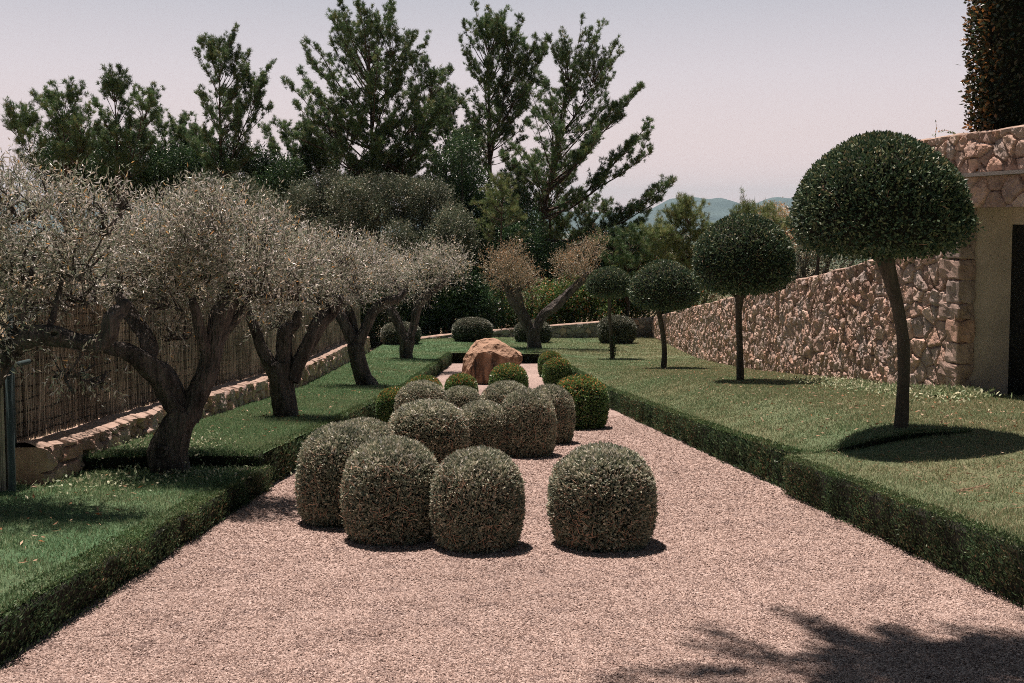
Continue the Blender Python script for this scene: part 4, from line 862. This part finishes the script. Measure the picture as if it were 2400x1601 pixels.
# ---------------------------------------------------------------- pines and other trees beyond the wall
def pine(label, px, ytop, D, hw, crown_y, seed, lean=0.0, dens=1.0, base_dx=0, side=(1, 1), forks=(), cat='tree', group='tall pines behind the garden wall', nm='pine_tree', needle=None, nl=.17, nw=.022, whorl=.42, low_r=1.0, shape='ovoid', bare=0.0, up=0.0, boughs=()):
    gen = np.random.default_rng(seed); x0 = (px + base_dx - CX) / F * D; zb = float(terrain_z(np.array(x0), np.array(float(D)))); ztop = EYE + (510 - ytop) / F * D; xt = (px - CX) / F * D
    H = ztop - zb; zc = EYE + (510 - crown_y) / F * D - zb; Rm = hw / F * D; b = np.array([x0, D, zb])
    o = thing(nm, label, cat, b, group)
    tg, bg_, cg = Geo(), Geo(), Geo()
    def stem(p_lo, p_hi, r0, curve):
        t = np.linspace(0, 1, 9)[:, None]; P = p_lo * (1 - t) + p_hi * t + np.sin(t * math.pi) * curve + np.cumsum(gen.normal(0, .035, (9, 3)), 0) * t * np.array([1, 1, 0]) * H / 15
        pth = spline(np.hstack([P, r0 * (1 - .9 * t)]), .3); tube(tg, pth, 9, .05, seed=seed); return pth
    main = stem(np.array([0, 0, -.3]), np.array([xt - x0, 0, H - (2.1 if H > 9 else .8)]), H * .0125 + .03, np.array([lean, gen.normal(0, .2), 0]))
    stems = [(main, zc, H, Rm)]
    for (fpx, fytop, fz, fr) in forks:
        ft = EYE + (510 - fytop) / F * D - zb; i = np.argmin(abs(main[:, 2] - fz * H)); s0 = main[i, :3]
        st = stem(s0, np.array([(fpx - CX) / F * D - x0, gen.normal(0, .6), ft - (2.0 if H > 9 else .7)]), main[i, 3] * .7, np.array([0, 0, 0])); stems.append((st, max(zc, fz * H + .2), ft, Rm * fr))
    PP, DD = [], []
    def dress(P, L, az, s0=.3, dn=1.0):
        hd = np.array([math.cos(az), math.sin(az), 0]); t = np.linspace(0, 1, len(P))[:, None]
        tube(bg_, np.hstack([P, (.010 + .011 * L) * (1 - .85 * t)]), 5, cap=False)
        pth = spline(np.hstack([P, t]), .12); ns = max(4, int(L * 7.5 * dens * dn)); pth_n = len(pth) - 1
        for s in s0 + (1 - s0) * gen.random(ns) ** .8:
            q = pth[int(s * pth_n), :3]; Ls = gen.uniform(.18, .55) * (1.25 - .5 * s); a2 = az + gen.choice((-1, 1)) * gen.uniform(.1, 1.5)
            sd = unit(np.array([math.cos(a2) * .8, math.sin(a2) * .8, gen.uniform(.0, 1.5) + up * .03])); e = q + sd * Ls + np.array([0, 0, .15 * Ls])
            nt = int(gen.integers(2, 5)); tt = gen.uniform(.55, 1.1, (nt, 1)); PP.append(q + (e - q) * tt + gen.normal(0, .05, (nt, 3))); DD.append(np.repeat(sd[None] * .6 + np.array([0, 0, .55 + up * .02]), nt, 0))
            tube(bg_, [(*q, .010), (*((q + e) / 2), .008), (*e, .004)], 3, cap=False)
        PP.append(pth[-3:, :3]); DD.append(np.repeat(hd[None] * .5 + np.array([0, 0, .8]), 3, 0))
    for ys, xe, ye in boughs:
        i = np.argmin(abs(main[:, 2] - (EYE + (510 - ys) / F * D - zb))); p0 = main[i, :3]; e = np.array([(xe - CX) / F * D - x0, gen.normal(-.5, .5), EYE + (510 - ye) / F * D - zb]); L = np.linalg.norm(e - p0)
        t = np.linspace(0, 1, 8)[:, None]; P = p0 + (e - p0) * t; P[:, 2] -= (.10 * L * np.sin(t * math.pi))[:, 0]; P = P + np.cumsum(gen.normal(0, .02 * L, (8, 3)), 0) * t * (1 - t) * 3
        dress(P, L, 0.0 if e[0] > p0[0] else math.pi, .25, 1.5)
        for s in gen.uniform(.35, .95, int(L * 1.6)):
            q = P[int(s * 7)]; a = gen.uniform(-1.2, 1.2) + (0 if e[0] > p0[0] else math.pi); l2 = gen.uniform(.7, 1.5); tt = np.linspace(0, 1, 5)[:, None]
            dress(q + np.array([math.cos(a) * .8, math.sin(a) * .8, gen.uniform(.1, .9)]) * l2 * tt + np.array([0, 0, .3]) * l2 * tt ** 2, l2, a, .3, 1.2)
    for st, z0, z1, Rr in stems:
        z = z0
        while z < z1 - (1.0 if H > 9 else .25):
            u = (z - z0) / (z1 - z0); i = np.argmin(abs(st[:, 2] - z)); p0 = st[i, :3]
            if shape == 'ovoid': prof = (np.interp(u, [0, .15, .35, .6, .8, .93, 1], [.8 * low_r, .98, 1, .88, .68, .42, .16]))
            else: prof = np.interp(u, [0, .15, .5, .8, 1], [.9, 1, .62, .3, .08])
            for _ in range(gen.integers(2, 5)):
                if gen.random() < bare * (1 - u): continue
                az = gen.uniform(0, 2 * math.pi); dx = math.cos(az); L = Rr * prof * gen.uniform(.42, 1.15) * (side[1] if dx > 0 else side[0]) ** abs(dx) + .2
                el = R(np.interp(u, [0, .5, 1], [6, 32, 66]) + up + gen.normal(0, 9)); hd = np.array([dx, math.sin(az), 0]); t = np.linspace(0, 1, 6)[:, None]
                P = p0 + hd * math.cos(el) * L * t + np.array([0, 0, 1]) * (math.sin(el) * L * t + L * .36 * t ** 2) + np.cumsum(gen.normal(0, .03 * L, (6, 3)), 0) * t
                dress(P, L, az)
            z += whorl * gen.uniform(.7, 1.3) * (1.0 if u < .8 else .7)
    P = np.concatenate(PP); Dv = unit(np.concatenate(DD)); kn = 21
    P = np.repeat(P, kn, 0); Dv = np.repeat(Dv, kn, 0); n = len(P); tone = np.repeat(gen.random(n // kn), kn)
    needles(cg, P + gen.normal(0, .03, (n, 3)), Dv * .8 + gen.normal(0, .62, (n, 3)), nl, nw, np.clip(tone * .75 + gen.random(n) * .3, 0, 1), 0, gen)
    tg.build('trunk', M['pine_bark'], o, True); bg_.build('branches', M['pine_bark'], o, True); cg.build('crown', needle or M['pine_needle'], o)
    return o, n
PN = []
PN.append(pine('tall dense pine with broad dark crown and twin tips, left of centre', 868, 58, 50, 165, 470, 201, dens=1.15, up=4, forks=((935, 58, .62, .5), (1010, 130, .5, .55), (790, 225, .36, .75), (985, 240, .36, .75)), side=(1.12, .95)))
PN.append(pine('tallest slender pine with two parallel stems at the centre', 1148, 34, 52, 112, 470, 202, dens=.95, up=8, forks=((1192, 58, .55, .8), (1258, 60, .6, .45)), base_dx=10, low_r=.9))
PN.append(pine('leaning airy pine with long branches reaching right over the valley', 1335, 96, 49, 140, 560, 203, up=8, lean=-.3, dens=.75, base_dx=-95, side=(.75, 1.2), forks=((1380, 105, .65, .5),), low_r=1.2, boughs=((585, 1578, 425), (560, 1540, 470), (500, 1515, 290), (520, 1522, 360), (455, 1490, 215), (600, 1500, 520), (430, 1440, 250))))
PN.append(pine('pine with bushy rounded crown left of the gap in the tree line', 518, 80, 48, 88, 430, 204, up=14, forks=((598, 132, .5, .75),), side=(1, 1.1), low_r=1.1))
PN.append(pine('narrow pine with feathery pointed tip, second from left', 275, 140, 47, 66, 420, 205, up=14, forks=((345, 190, .5, .9),), low_r=1.1))
PN.append(pine('leftmost pine with spiky uneven outline and rusty lower bough', 158, 180, 45, 80, 410, 206, up=10, forks=((75, 218, .45, .7), (215, 220, .5, .6)), low_r=1.0, dens=1.1))
PN.append(pine('bushy lower pine filling the gap between the bushy and the dense pine', 672, 290, 51, 80, 480, 207, dens=1.1, low_r=1.2, forks=((735, 300, .4, .8), (712, 240, .5, .5))))
PN.append(pine('shaded pine standing between the dense and the tallest pine', 1045, 200, 54, 85, 520, 208, dens=1.1, low_r=1.3, forks=((1085, 245, .5, .8),)))
PN.append(pine('dark lower pine under the leaning airy pine', 1290, 330, 55, 90, 600, 209, dens=1.2, low_r=1.4, forks=((1235, 350, .4, .8), (1390, 440, .4, .8))))
PN.append(pine('dark understorey pine behind the second pine from left', 400, 270, 52, 115, 500, 210, dens=1.2, low_r=1.3, forks=((330, 290, .4, .8), (480, 280, .4, .8))))
PN.append(pine('low dark pine at the left behind the big olive crown', 225, 290, 50, 110, 500, 211, dens=1.2, low_r=1.3, forks=((170, 350, .4, .9),)))
PN.append(pine('dark low pine behind the wild olives at the centre left', 770, 310, 53, 115, 540, 212, dens=1.2, low_r=1.4, forks=((900, 370, .4, .9), (960, 400, .4, .8))))
PN.append(pine('young pale green pine with upright cone shape at the centre', 1176, 410, 43.5, 52, 560, 213, dens=1.1, shape='cone', needle=M['young_needle'], nm='young_pine_tree', nl=.14, nw=.014, whorl=.3))
PN.append(pine('bright green young pine with brushlike shoots above the topiaries', 1618, 486, 40, 62, 640, 214, dens=1.2, needle=M['young_needle'], nm='young_pine_tree', forks=((1580, 500, .4, .7), (1540, 535, .35, .8), (1655, 545, .4, .7)), nl=.16, nw=.016, whorl=.3, low_r=1.4))
PN.append(pine('small pine top showing above the second topiary dome', 1775, 462, 30, 30, 560, 215, dens=1.0, needle=M['young_needle'], nm='young_pine_tree', forks=((1740, 480, .5, .8), (1800, 500, .5, .8)), nl=.13, nw=.012, whorl=.25, low_r=1.3))
PN.append(pine('low dark pine with drooping shoots left of the bright young pine', 1470, 545, 44, 60, 660, 216, dens=1.0, nm='young_pine_tree', forks=((1430, 560, .4, .8), (1510, 570, .4, .7)), nl=.14, whorl=.3, low_r=1.4))

# broadleaved masses: every tree or bush is a thing with crown and trunk
def bush(nm, label, cat, D, blobs, leafm, dens, lsz, seed, group=None, wr=.45, trunk=True, lpn=6, shell=.55):
    gen = np.random.default_rng(seed); xc = np.mean([(q[0] - CX) / F * D for q in blobs]); zb = float(terrain_z(np.array(xc), np.array(float(D)))); b = np.array([xc, D, zb])
    o = thing(nm, label, cat, b, group); g = Geo(); tg = Geo()
    lumps = []
    for px, py, rx, ry, dd in blobs:
        for k in range(5):
            a = k * 1.257 + gen.uniform(-.4, .4); q = gen.uniform(.4, .95); f_ = gen.uniform(.3, .6); lumps.append((px + rx * q * math.cos(a), py + ry * q * math.sin(a), rx * f_, ry * f_, dd + gen.normal(0, .5) * rx * D / F))
    for px, py, rx, ry, dd in lumps:
        c = at(px, py, D + dd) - b; s = (D + dd) / F; rd = np.array([rx * s, (rx + ry) / 2 * s, ry * s]); n = int(dens * (rd[0] * rd[1] * rd[2]) ** (2 / 3) * 12)
        q = rdir(n, gen) * (shell + (1 - shell) * gen.random((n, 1)) ** .6); P0 = c + q * rd * (1 + gen.normal(0, .14, n) + .45 * fbm(q[:, 0] * 2.4 + seed, q[:, 1] * 2.4 + px, q[:, 2] * 2.4, 3))[:, None]
        k = fbm(P0[:, 0] * 2, P0[:, 1] * 2, P0[:, 2] * 2, 3) > -.2 - .3 * gen.random(n); P0, q = P0[k], q[k]; n = len(P0); Dv = unit(q + np.array([0, 0, .5]) + gen.normal(0, .4, (n, 3)))
        tone = gen.random(n) * .6
        for j in range(lpn):
            P = P0 + Dv * (lsz * 4.5 * (j + gen.random(n)) / lpn)[:, None] + gen.normal(0, lsz * .5, (n, 3)); leaves(g, P, Dv * .6 + gen.normal(0, .6, (n, 3)), lsz, lsz * wr, np.clip(tone + gen.random(n) * .5, 0, 1), 0, .05, gen)
        st = np.array([c[0] * .25 + gen.normal(0, .1), c[1] * .25, -.2]); tube(tg, spline([(*st, .09), (*((st + c) / 2 + gen.normal(0, .12, 3)), .06), (*c, .03), (*(c + np.array([gen.normal(0, .2), 0, rd[2] * .7])), .01)], .2), 7, .06, seed=seed)
    g.build('crown', leafm, o); tg.build('trunk', M['olive_bark'], o, True); return o
WOG = 'wild olives behind the garden wall'
wo = M['wild_olive_leaf']
bush('wild_olive_tree', 'grey green wild olive with rounded crown behind the third olive', 'tree', 45, [(850, 510, 75, 70, 0), (820, 560, 70, 50, -.5), (890, 460, 50, 35, .5)], wo, 150, .10, 301, WOG)
bush('wild_olive_tree', 'grey green wild olive with broad crown right of centre, below the dense pine', 'tree', 44, [(1000, 530, 75, 75, 0), (960, 480, 50, 45, .3), (1040, 590, 50, 50, -.3), (970, 600, 60, 40, 0)], wo, 150, .10, 302, WOG)
bush('wild_olive_tree', 'darker wild olive tucked behind the second olive crown', 'tree', 46, [(730, 500, 60, 50, 0), (770, 460, 45, 40, .4), (700, 530, 50, 45, 0)], wo, 150, .10, 303, WOG)
bush('wild_olive_tree', 'pale wild olive between the two pines over the fence', 'tree', 43, [(560, 480, 60, 50, 0), (480, 470, 60, 40, 0), (620, 520, 50, 50, 0)], wo, 130, .10, 304, WOG)
SG = 'leafy shrubs behind the far wall'
ds, sh = M['dark_shrub_leaf'], M['shrub_leaf']
bush('leafy_shrub', 'dark glossy bush in deep shade behind the third olive', 'shrub', 43.5, [(930, 720, 60, 40, 0), (880, 700, 50, 40, 0)], ds, 120, .13, 311, SG)
bush('leafy_shrub', 'low dark bush at the far end of the reed fence', 'shrub', 44, [(860, 765, 40, 28, 0), (800, 740, 50, 45, 0), (1000, 750, 40, 30, 0)], ds, 120, .13, 321, SG)
bush('leafy_shrub', 'dark green glossy bush behind the far wall left of the forked olive', 'shrub', 43.5, [(1080, 700, 55, 50, 0), (1130, 735, 45, 35, -.3), (1040, 730, 40, 35, 0)], ds, 130, .13, 312, SG)
bush('leafy_shrub', 'bright green bush inside the fork of the far olive', 'shrub', 43.8, [(1190, 740, 45, 35, 0), (1270, 720, 40, 40, 0)], sh, 110, .13, 313, SG)
bush('leafy_shrub', 'orange and green bush behind the wall under the far olive limb', 'shrub', 44.2, [(1330, 720, 50, 40, 0), (1290, 740, 40, 28, -.2), (1370, 700, 45, 45, .3)], sh, 120, .12, 314, SG)
bush('leafy_shrub', 'green and rusty bush behind the smallest topiary crown', 'shrub', 44.6, [(1430, 710, 50, 45, 0), (1480, 715, 45, 35, 0)], sh, 120, .12, 315, SG)
bush('leafy_shrub', 'shaded tall bush between the fourth olive and the wild olive', 'shrub', 46, [(1070, 620, 60, 60, 0), (1130, 640, 50, 60, 0), (1010, 660, 60, 50, 0)], ds, 120, .14, 316, SG)
bush('leafy_shrub', 'dark bush beneath the leaning pine, behind the golden olive head', 'shrub', 47, [(1300, 640, 60, 60, 0), (1390, 640, 70, 60, 0), (1230, 600, 50, 60, 0), (1450, 620, 60, 50, 0)], ds, 120, .14, 317, SG)
bush('wild_olive_tree', 'shaded wild olive standing between the central pines', 'tree', 48, [(1100, 470, 60, 60, 0), (1060, 400, 50, 60, 0), (1130, 560, 60, 50, 0), (1200, 540, 60, 60, 1)], ds, 110, .13, 305, WOG)
bush('wild_olive_tree', 'dark evergreen oak behind the pale wild olive over the fence', 'tree', 50, [(480, 400, 70, 60, 0), (400, 420, 70, 60, 0), (580, 410, 70, 60, 0), (660, 430, 60, 60, 0)], ds, 110, .13, 306, WOG)
bush('wild_olive_tree', 'dark evergreen oak behind the big olive at the left', 'tree', 49, [(150, 390, 70, 60, 0), (240, 400, 70, 60, 0), (320, 410, 60, 55, 0)], ds, 110, .13, 307, WOG)
bush('leafy_shrub', 'light green bush above the wall between the third and second topiary', 'shrub', 44.5, [(1590, 665, 40, 50, 0), (1530, 640, 40, 60, 1), (1650, 640, 50, 50, 1)], sh, 120, .11, 318, SG)
bush('leafy_shrub', 'fine grey green shrub above the wall right of the second topiary', 'shrub', 23, [(1890, 620, 55, 45, 0), (1960, 600, 60, 40, 0), (1830, 650, 40, 35, .5)], wo, 120, .07, 319, SG)
bush('leafy_shrub', 'rusty brown bush beyond the wall left of the largest dome', 'shrub', 40, [(1830, 530, 60, 25, 0), (1790, 560, 60, 40, 0), (1870, 570, 60, 40, 0)], M['olive_leaf_gold'], 90, .11, 320, SG)

# clipped hedge column on the building
cb = np.array([7.5, 13.9, 2.2]); g = Geo(); gn = np.random.default_rng(77)
o = thing('tall_hedge', 'tall clipped evergreen hedge with sunlit edge coloured orange on the building roof', 'hedge', cb)
x0, x1, y0, y1, z1 = -.94, 1.6, -.3, .32, 4.2
box(g, (x0 + .1, y0 + .1, -.05), (x1 - .1, y1 - .1, z1 - .1), 1, .2)
def colface(n, fx, fy, nrm, hot):  # hot paints the sunlit edge orange through the leaf values
    z = gn.uniform(.0, z1, n); P = np.stack([fx(n), fy(n), z], 1) + np.array(nrm) * (gn.normal(-.02, .045, n) + .07 * fbm(z * 1.6, 0 * z, 5, 3))[:, None]
    D = np.array(nrm) * .6 + np.array([0, 0, .15]) + gn.normal(0, .6, (n, 3)); leaves(g, P, D, .075, .046, np.clip(gn.random(n) * .58 + hot(P) * gn.random(n), 0, 1), 0, .06, gn)
colface(9000, lambda n: gn.uniform(x0, x1, n), lambda n: np.full(n, y0), (0, -1, 0), lambda P: np.clip(.5 - (P[:, 0] - x0) * 1.6, .03, .5))
colface(4500, lambda n: np.full(n, x0), lambda n: gn.uniform(y0, y1, n), (-1, 0, 0), lambda P: .55 + 0 * P[:, 0])
n = 2500; leaves(g, np.stack([gn.uniform(x0, x1, n), gn.uniform(y0, y1, n), gn.normal(z1, .05, n)], 1), rdir(n, gn) + np.array([0, 0, .5]), .075, .046, None, 0, .06, gn)
g.build('foliage', [M['column_leaf'], M['ball_core']], o)
g = Geo()
for k in range(5): tube(g, spline([(-.6 + .42 * k, -.1, -.15, .05), (-.58 + .42 * k, 0, 2, .03), (-.6 + .42 * k, 0, 4, .01)], .3), 7)
g.build('stem', M['pine_bark'], o)
# weeds on the wall top
for px, py, D, lab, n in ((2192, 328, 14.9, 'thin upright weed growing from the parapet top', 12), (2245, 320, 14.3, 'small creeping sprig beside the tall hedge foot', 26)):
    b = at(px, py, D); b[2] = TOPZ + .02; o = thing('weed_sprig', lab, 'plant', b); g = Geo(); gn = np.random.default_rng(n)
    up = n < 20; tip = (.0, 0, .26) if up else (-.28, 0, .06); tube(g, spline([(0, 0, -.03, .004), (tip[0] * .5 + .01, 0, tip[2] * .5 + .03, .003), (*tip, .0015)], .03), 4); g.build('stem', M['dead_twig'], o)
    g = Geo(); t = gn.random(n)[:, None]; leaves(g, t * np.array(tip) + gn.normal(0, .012, (n, 3)), rdir(n, gn) + np.array([0, 0, .6]), .05, .02, None, 0, 0, gn); g.build('foliage', M['green_leaf'], o)

# overhanging pine out of frame on the right, whose shade falls on the gravel
gen = np.random.default_rng(8); tb = np.array([4.6, 3.1, lawn_r(4.6, 3.1) - .1]); o = thing('pine_tree', 'pine standing right of the view whose boughs shade the near gravel', 'tree', tb, 'tall pines behind the garden wall')
g = Geo(); tube(g, spline([(0, 0, -.2, .2), (-.3, .4, 3, .17), (-.9, 1.0, 6, .12), (-1.4, 1.5, 8.4, .05)], .2), 12, .06); g.build('trunk', M['pine_bark'], o, True)
bg_, cg = Geo(), Geo()
for ex, ey, ez, st in ((-3.6, 3.6, 6.0, 4.6), (-4.6, 2.8, 6.4, 5.2), (-2.6, 2.2, 6.3, 5.0), (-3.2, 1.8, 5.9, 4.5), (-4.4, 1.9, 7.2, 5.8), (-1.6, 2.6, 7.2, 6), (-4.9, 1.6, 6.1, 4.8), (-3.9, 1.1, 6.0, 4.7), (-5.2, 2.2, 6.6, 5.2), (-2.9, .9, 6.3, 5), (-2.2, 1.5, 5.9, 4.4), (-3.4, 2.6, 7.4, 6), (-4.3, 3.3, 6.3, 4.8), (-3.8, 3.6, 6.2, 4.6), (-2.6, 3.7, 6.4, 5)):
    s0 = np.array([-.55 - .12 * (st - 4), .55 + .15 * (st - 4), st]); e_ = np.array([ex, ey, ez]); pth = spline([(*s0, .06), (*((s0 + e_) / 2 + np.array([0, 0, .3])), .04), (*e_, .012)], .12); tube(bg_, pth, 6)
    m_ = len(pth) // 3
    for q in pth[m_:]:
        for _ in range(4):
            d = unit(gen.normal(0, 1, 3) * np.array([1, .8, .35])); L = gen.uniform(.25, .75); tube(bg_, [(*q[:3], .008), (*(q[:3] + d * L), .003)], 3, cap=False)
            n = 130; P = q[:3] + d * (L * gen.uniform(.3, 1.1, (n, 1))) + gen.normal(0, .05, (n, 3)); needles(cg, P, d + gen.normal(0, .6, (n, 3)), .15, .017, None, 0, gen)
bg_.build('branches', M['pine_bark'], o, True); cg.build('crown', M['pine_needle'], o)

# ---------------------------------------------------------------- ground cover (nobody could count it)
def scatter(n, x0, x1, y0, y1, gen, near=1.6):
    u = gen.random(n); a = y0 ** (1 - near); b = y1 ** (1 - near); y = (a + (b - a) * u) ** (1 / (1 - near)); x = gen.uniform(x0, x1, n); return x, y
gen = np.random.default_rng(91); g = Geo()
def blades(n, xf0, xf1, y0, y1, zf, near, L, mask=None):
    x, y = scatter(n, 0, 1, y0, y1, gen, near); a, b = xf0(y), xf1(y); x = a + (b - a) * x
    if mask is not None:
        k = mask(x, y); x, y = x[k], y[k]
    vis = np.abs(x) < .545 * y + .4; x, y = x[vis], y[vis]; n = len(x)
    P = np.stack([x, y, zf(x, y) + bump_ground(x, y) - .004], 1); sc = np.clip(y / 9, .75, 2.6)
    cl = .6 + .8 * (vnoise(x * 5, y * 5) * .5 + .5)
    V0 = unit(np.array([0, 0, 1.0]) + gen.normal(0, .5, (n, 3))); T = unit(np.cross(V0, rdir(n, gen)))
    Ls = (L * gen.uniform(.5, 1.3, n) * cl)[:, None]; w = (.0042 * sc)[:, None]
    g.add(np.stack([P + T * w, P - T * w, P + V0 * Ls], 1).reshape(-1, 3), np.arange(3 * n).reshape(-1, 3), np.repeat(gen.random(n), 3))
blades(150000, lambda y: WALLX(y) + .1 - np.clip(9 - y, 0, 6) * .9, lambda y: edge_l(y) - .035, 4.0, 9.9, lawn_l_near, 1.7, .032, lambda x, y: y < step_l(x) + .03)
blades(170000, lambda y: WALLX(y) + .12, lambda y: edge_l(y) - .09, 8.6, 33, lawn_l, 1.9, .036, lambda x, y: y > step_l(x) - .05)
blades(130000, lambda y: edge_r(y) + .03, lambda y: 0 * y + 6.5, 4.5, 10, lawn_rn, 1.7, .032, lambda x, y: y < step_r(x) + .03)
blades(240000, lambda y: edge_r(y) + .06, lambda y: RWX(y) - .02, 9.5, 33, lawn_r, 1.9, .034, lambda x, y: (y > step_r(x) - .05))
blades(60000, WALLX, RWX, 33, 43, lawn_b, 1.5, .05)
tag(g.build('grass', M['grass_blade']), 'short mown grass blades of the lawns', 'grass', kind='stuff')

# loose stones of the gravel
gen = np.random.default_rng(92); n = 260000; x, y = scatter(n, 0, 1, 3.9, 18, gen, 2.2); x = edge_l(y) + (edge_r(y) - edge_l(y)) * gen.random(n)
k = np.abs(x) < .54 * y + .2; x, y = x[k], y[k]; n = len(x)
s = gen.uniform(.0035, .0085, n) * np.clip(y / 6.5, .85, 1.7); P = np.stack([x, y, gz(y) + .012 * fbm(x * 1.7, y * 1.7, 0, 3) + s * .25], 1)
octv = np.array([(1, 0, 0), (0, 1, 0), (-1, 0, 0), (0, -1, 0), (0, 0, .75), (0, 0, -.5)], float); octf = np.array([(0, 1, 4), (1, 2, 4), (2, 3, 4), (3, 0, 4), (1, 0, 5), (3, 2, 5)])
a = gen.uniform(0, 6.28, n); tl = gen.normal(0, .35, (n, 2)); sx = gen.uniform(.7, 1.5, n)
ox, oy, oz = octv[None, :, 0] * sx[:, None], octv[None, :, 1] / sx[:, None] ** .5, octv[None, :, 2] + octv[None, :, 0] * tl[:, :1] + octv[None, :, 1] * tl[:, 1:]
V = np.stack([(ox * np.cos(a)[:, None] - oy * np.sin(a)[:, None]), (ox * np.sin(a)[:, None] + oy * np.cos(a)[:, None]), oz], -1) * s[:, None, None] * gen.uniform(.75, 1.25, (n, 6, 1)) + P[:, None]
g = Geo(); g.add(V.reshape(-1, 3), (octf[None] + (np.arange(n) * 6)[:, None, None]).reshape(-1, 3), np.repeat(gen.random(n), 6))
tag(g.build('gravel_stones', M['pebble']), 'loose pinkish crushed stones of the gravel', 'gravel', kind='stuff')

# dry leaves on the grass and low weeds
gen = np.random.default_rng(93); g = Geo()
def litter(n, x0, x1, y0, y1, zf, L, Wd):
    x, y = scatter(n, x0, x1, y0, y1, gen, 1.6); k = (x < edge_l(y) - .3) | (x > edge_r(y) + .4); x, y = x[k], y[k]; m = len(x)
    D = unit(gen.normal(0, 1, (m, 3)) * np.array([1, 1, .25])); leaves(g, np.stack([x, y, zf(x, y) + .028], 1), D, L, Wd, None, 0, .05, gen)
litter(700, 3, 6.1, 9.8, 30, lawn_r, .05, .02); litter(450, 2.8, 4.6, 5.5, 9.4, lawn_rn, .06, .008); litter(200, -4, -2.6, 10, 30, lawn_l, .05, .02); litter(110, -4, -2.6, 5, 9, lawn_l_near, .05, .015)
M['dry_leaf'] = leaf_mat('dry_leaf', [(0, (.30, .15, .07)), (.5, (.42, .28, .18)), (.9, (.5, .38, .28)), (1, (.45, .13, .04))], .7, .2, .2)
tag(g.build('leaf_litter', M['dry_leaf']), 'dry brown leaves and straws lying on the lawns', 'leaf litter', kind='stuff')
g = Geo()
def weeds(n, cx, cy, sx, sy, zf, L):
    x, y = gen.normal(cx, sx, n), gen.normal(cy, sy, n); P = np.stack([x, y, zf(x, y) + gen.random(n) * L * 1.3], 1); leaves(g, P, rdir(n, gen) + np.array([0, 0, .7]), L, L * .5, None, 0, .05, gen)
weeds(2600, 5.6, 15.5, .35, 1.2, lawn_r, .05); weeds(1500, 5.95, 14.2, .3, .5, lawn_r, .06); weeds(900, 6.15, 13.6, .2, .25, lawn_r, .08); weeds(1300, -3.45, 9.9, .3, .45, lawn_l, .035); weeds(500, -3.0, 9.0, .35, .25, lawn_l_near, .04); weeds(500, -3.6, 8.3, .3, .3, lawn_l_near, .04)
tag(g.build('low_weeds', M['weed_leaf']), 'pale small leaved weeds along the wall feet', 'weeds', kind='stuff')

# fallen dry branch on the right lawn
b = at(2270, 1190, 7.4); b[2] = lawn_r(b[0], 7.4) - .09; g = Geo(); gn = np.random.default_rng(31)
tube(g, spline([(-.22, -.06, .02, .004), (-.05, 0, .045, .0055), (.1, .06, .05, .005), (.2, .12, .06, .003)], .03), 5)
for k in range(16):
    t = gn.uniform(-.15, .18); tube(g, spline([(t, t * .4, .04, .0028), (t + gn.normal(.05, .04), t * .4 + gn.normal(0, .06), .06, .002), (t + gn.normal(.1, .05), t * .4 + gn.normal(-.03, .08), .02, .0012)], .03), 3)
fb = g.build('fallen_branch', M['dead_twig']); fb.location = b; tag(fb, 'dry pale fallen twig lying on the near right lawn', 'branch')

# ---------------------------------------------------------------- haze
hb = Geo(); box(hb, (-9500, -450, -260), (9500, 12000, 340)); hz = hb.build('haze', [])
m = bpy.data.materials.new('haze'); m.use_nodes = True; n = m.node_tree.nodes; n.clear(); o_ = n.new('ShaderNodeOutputMaterial'); pv = n.new('ShaderNodeVolumePrincipled')
pv.inputs['Density'].default_value = .00007; pv.inputs['Color'].default_value = (.50, .76, .90, 1); pv.inputs['Anisotropy'].default_value = .1
m.node_tree.links.new(pv.outputs[0], o_.inputs['Volume']); hz.data.materials.append(m); tag(hz, 'pale bluish haze in the valley air', 'haze', kind='stuff')
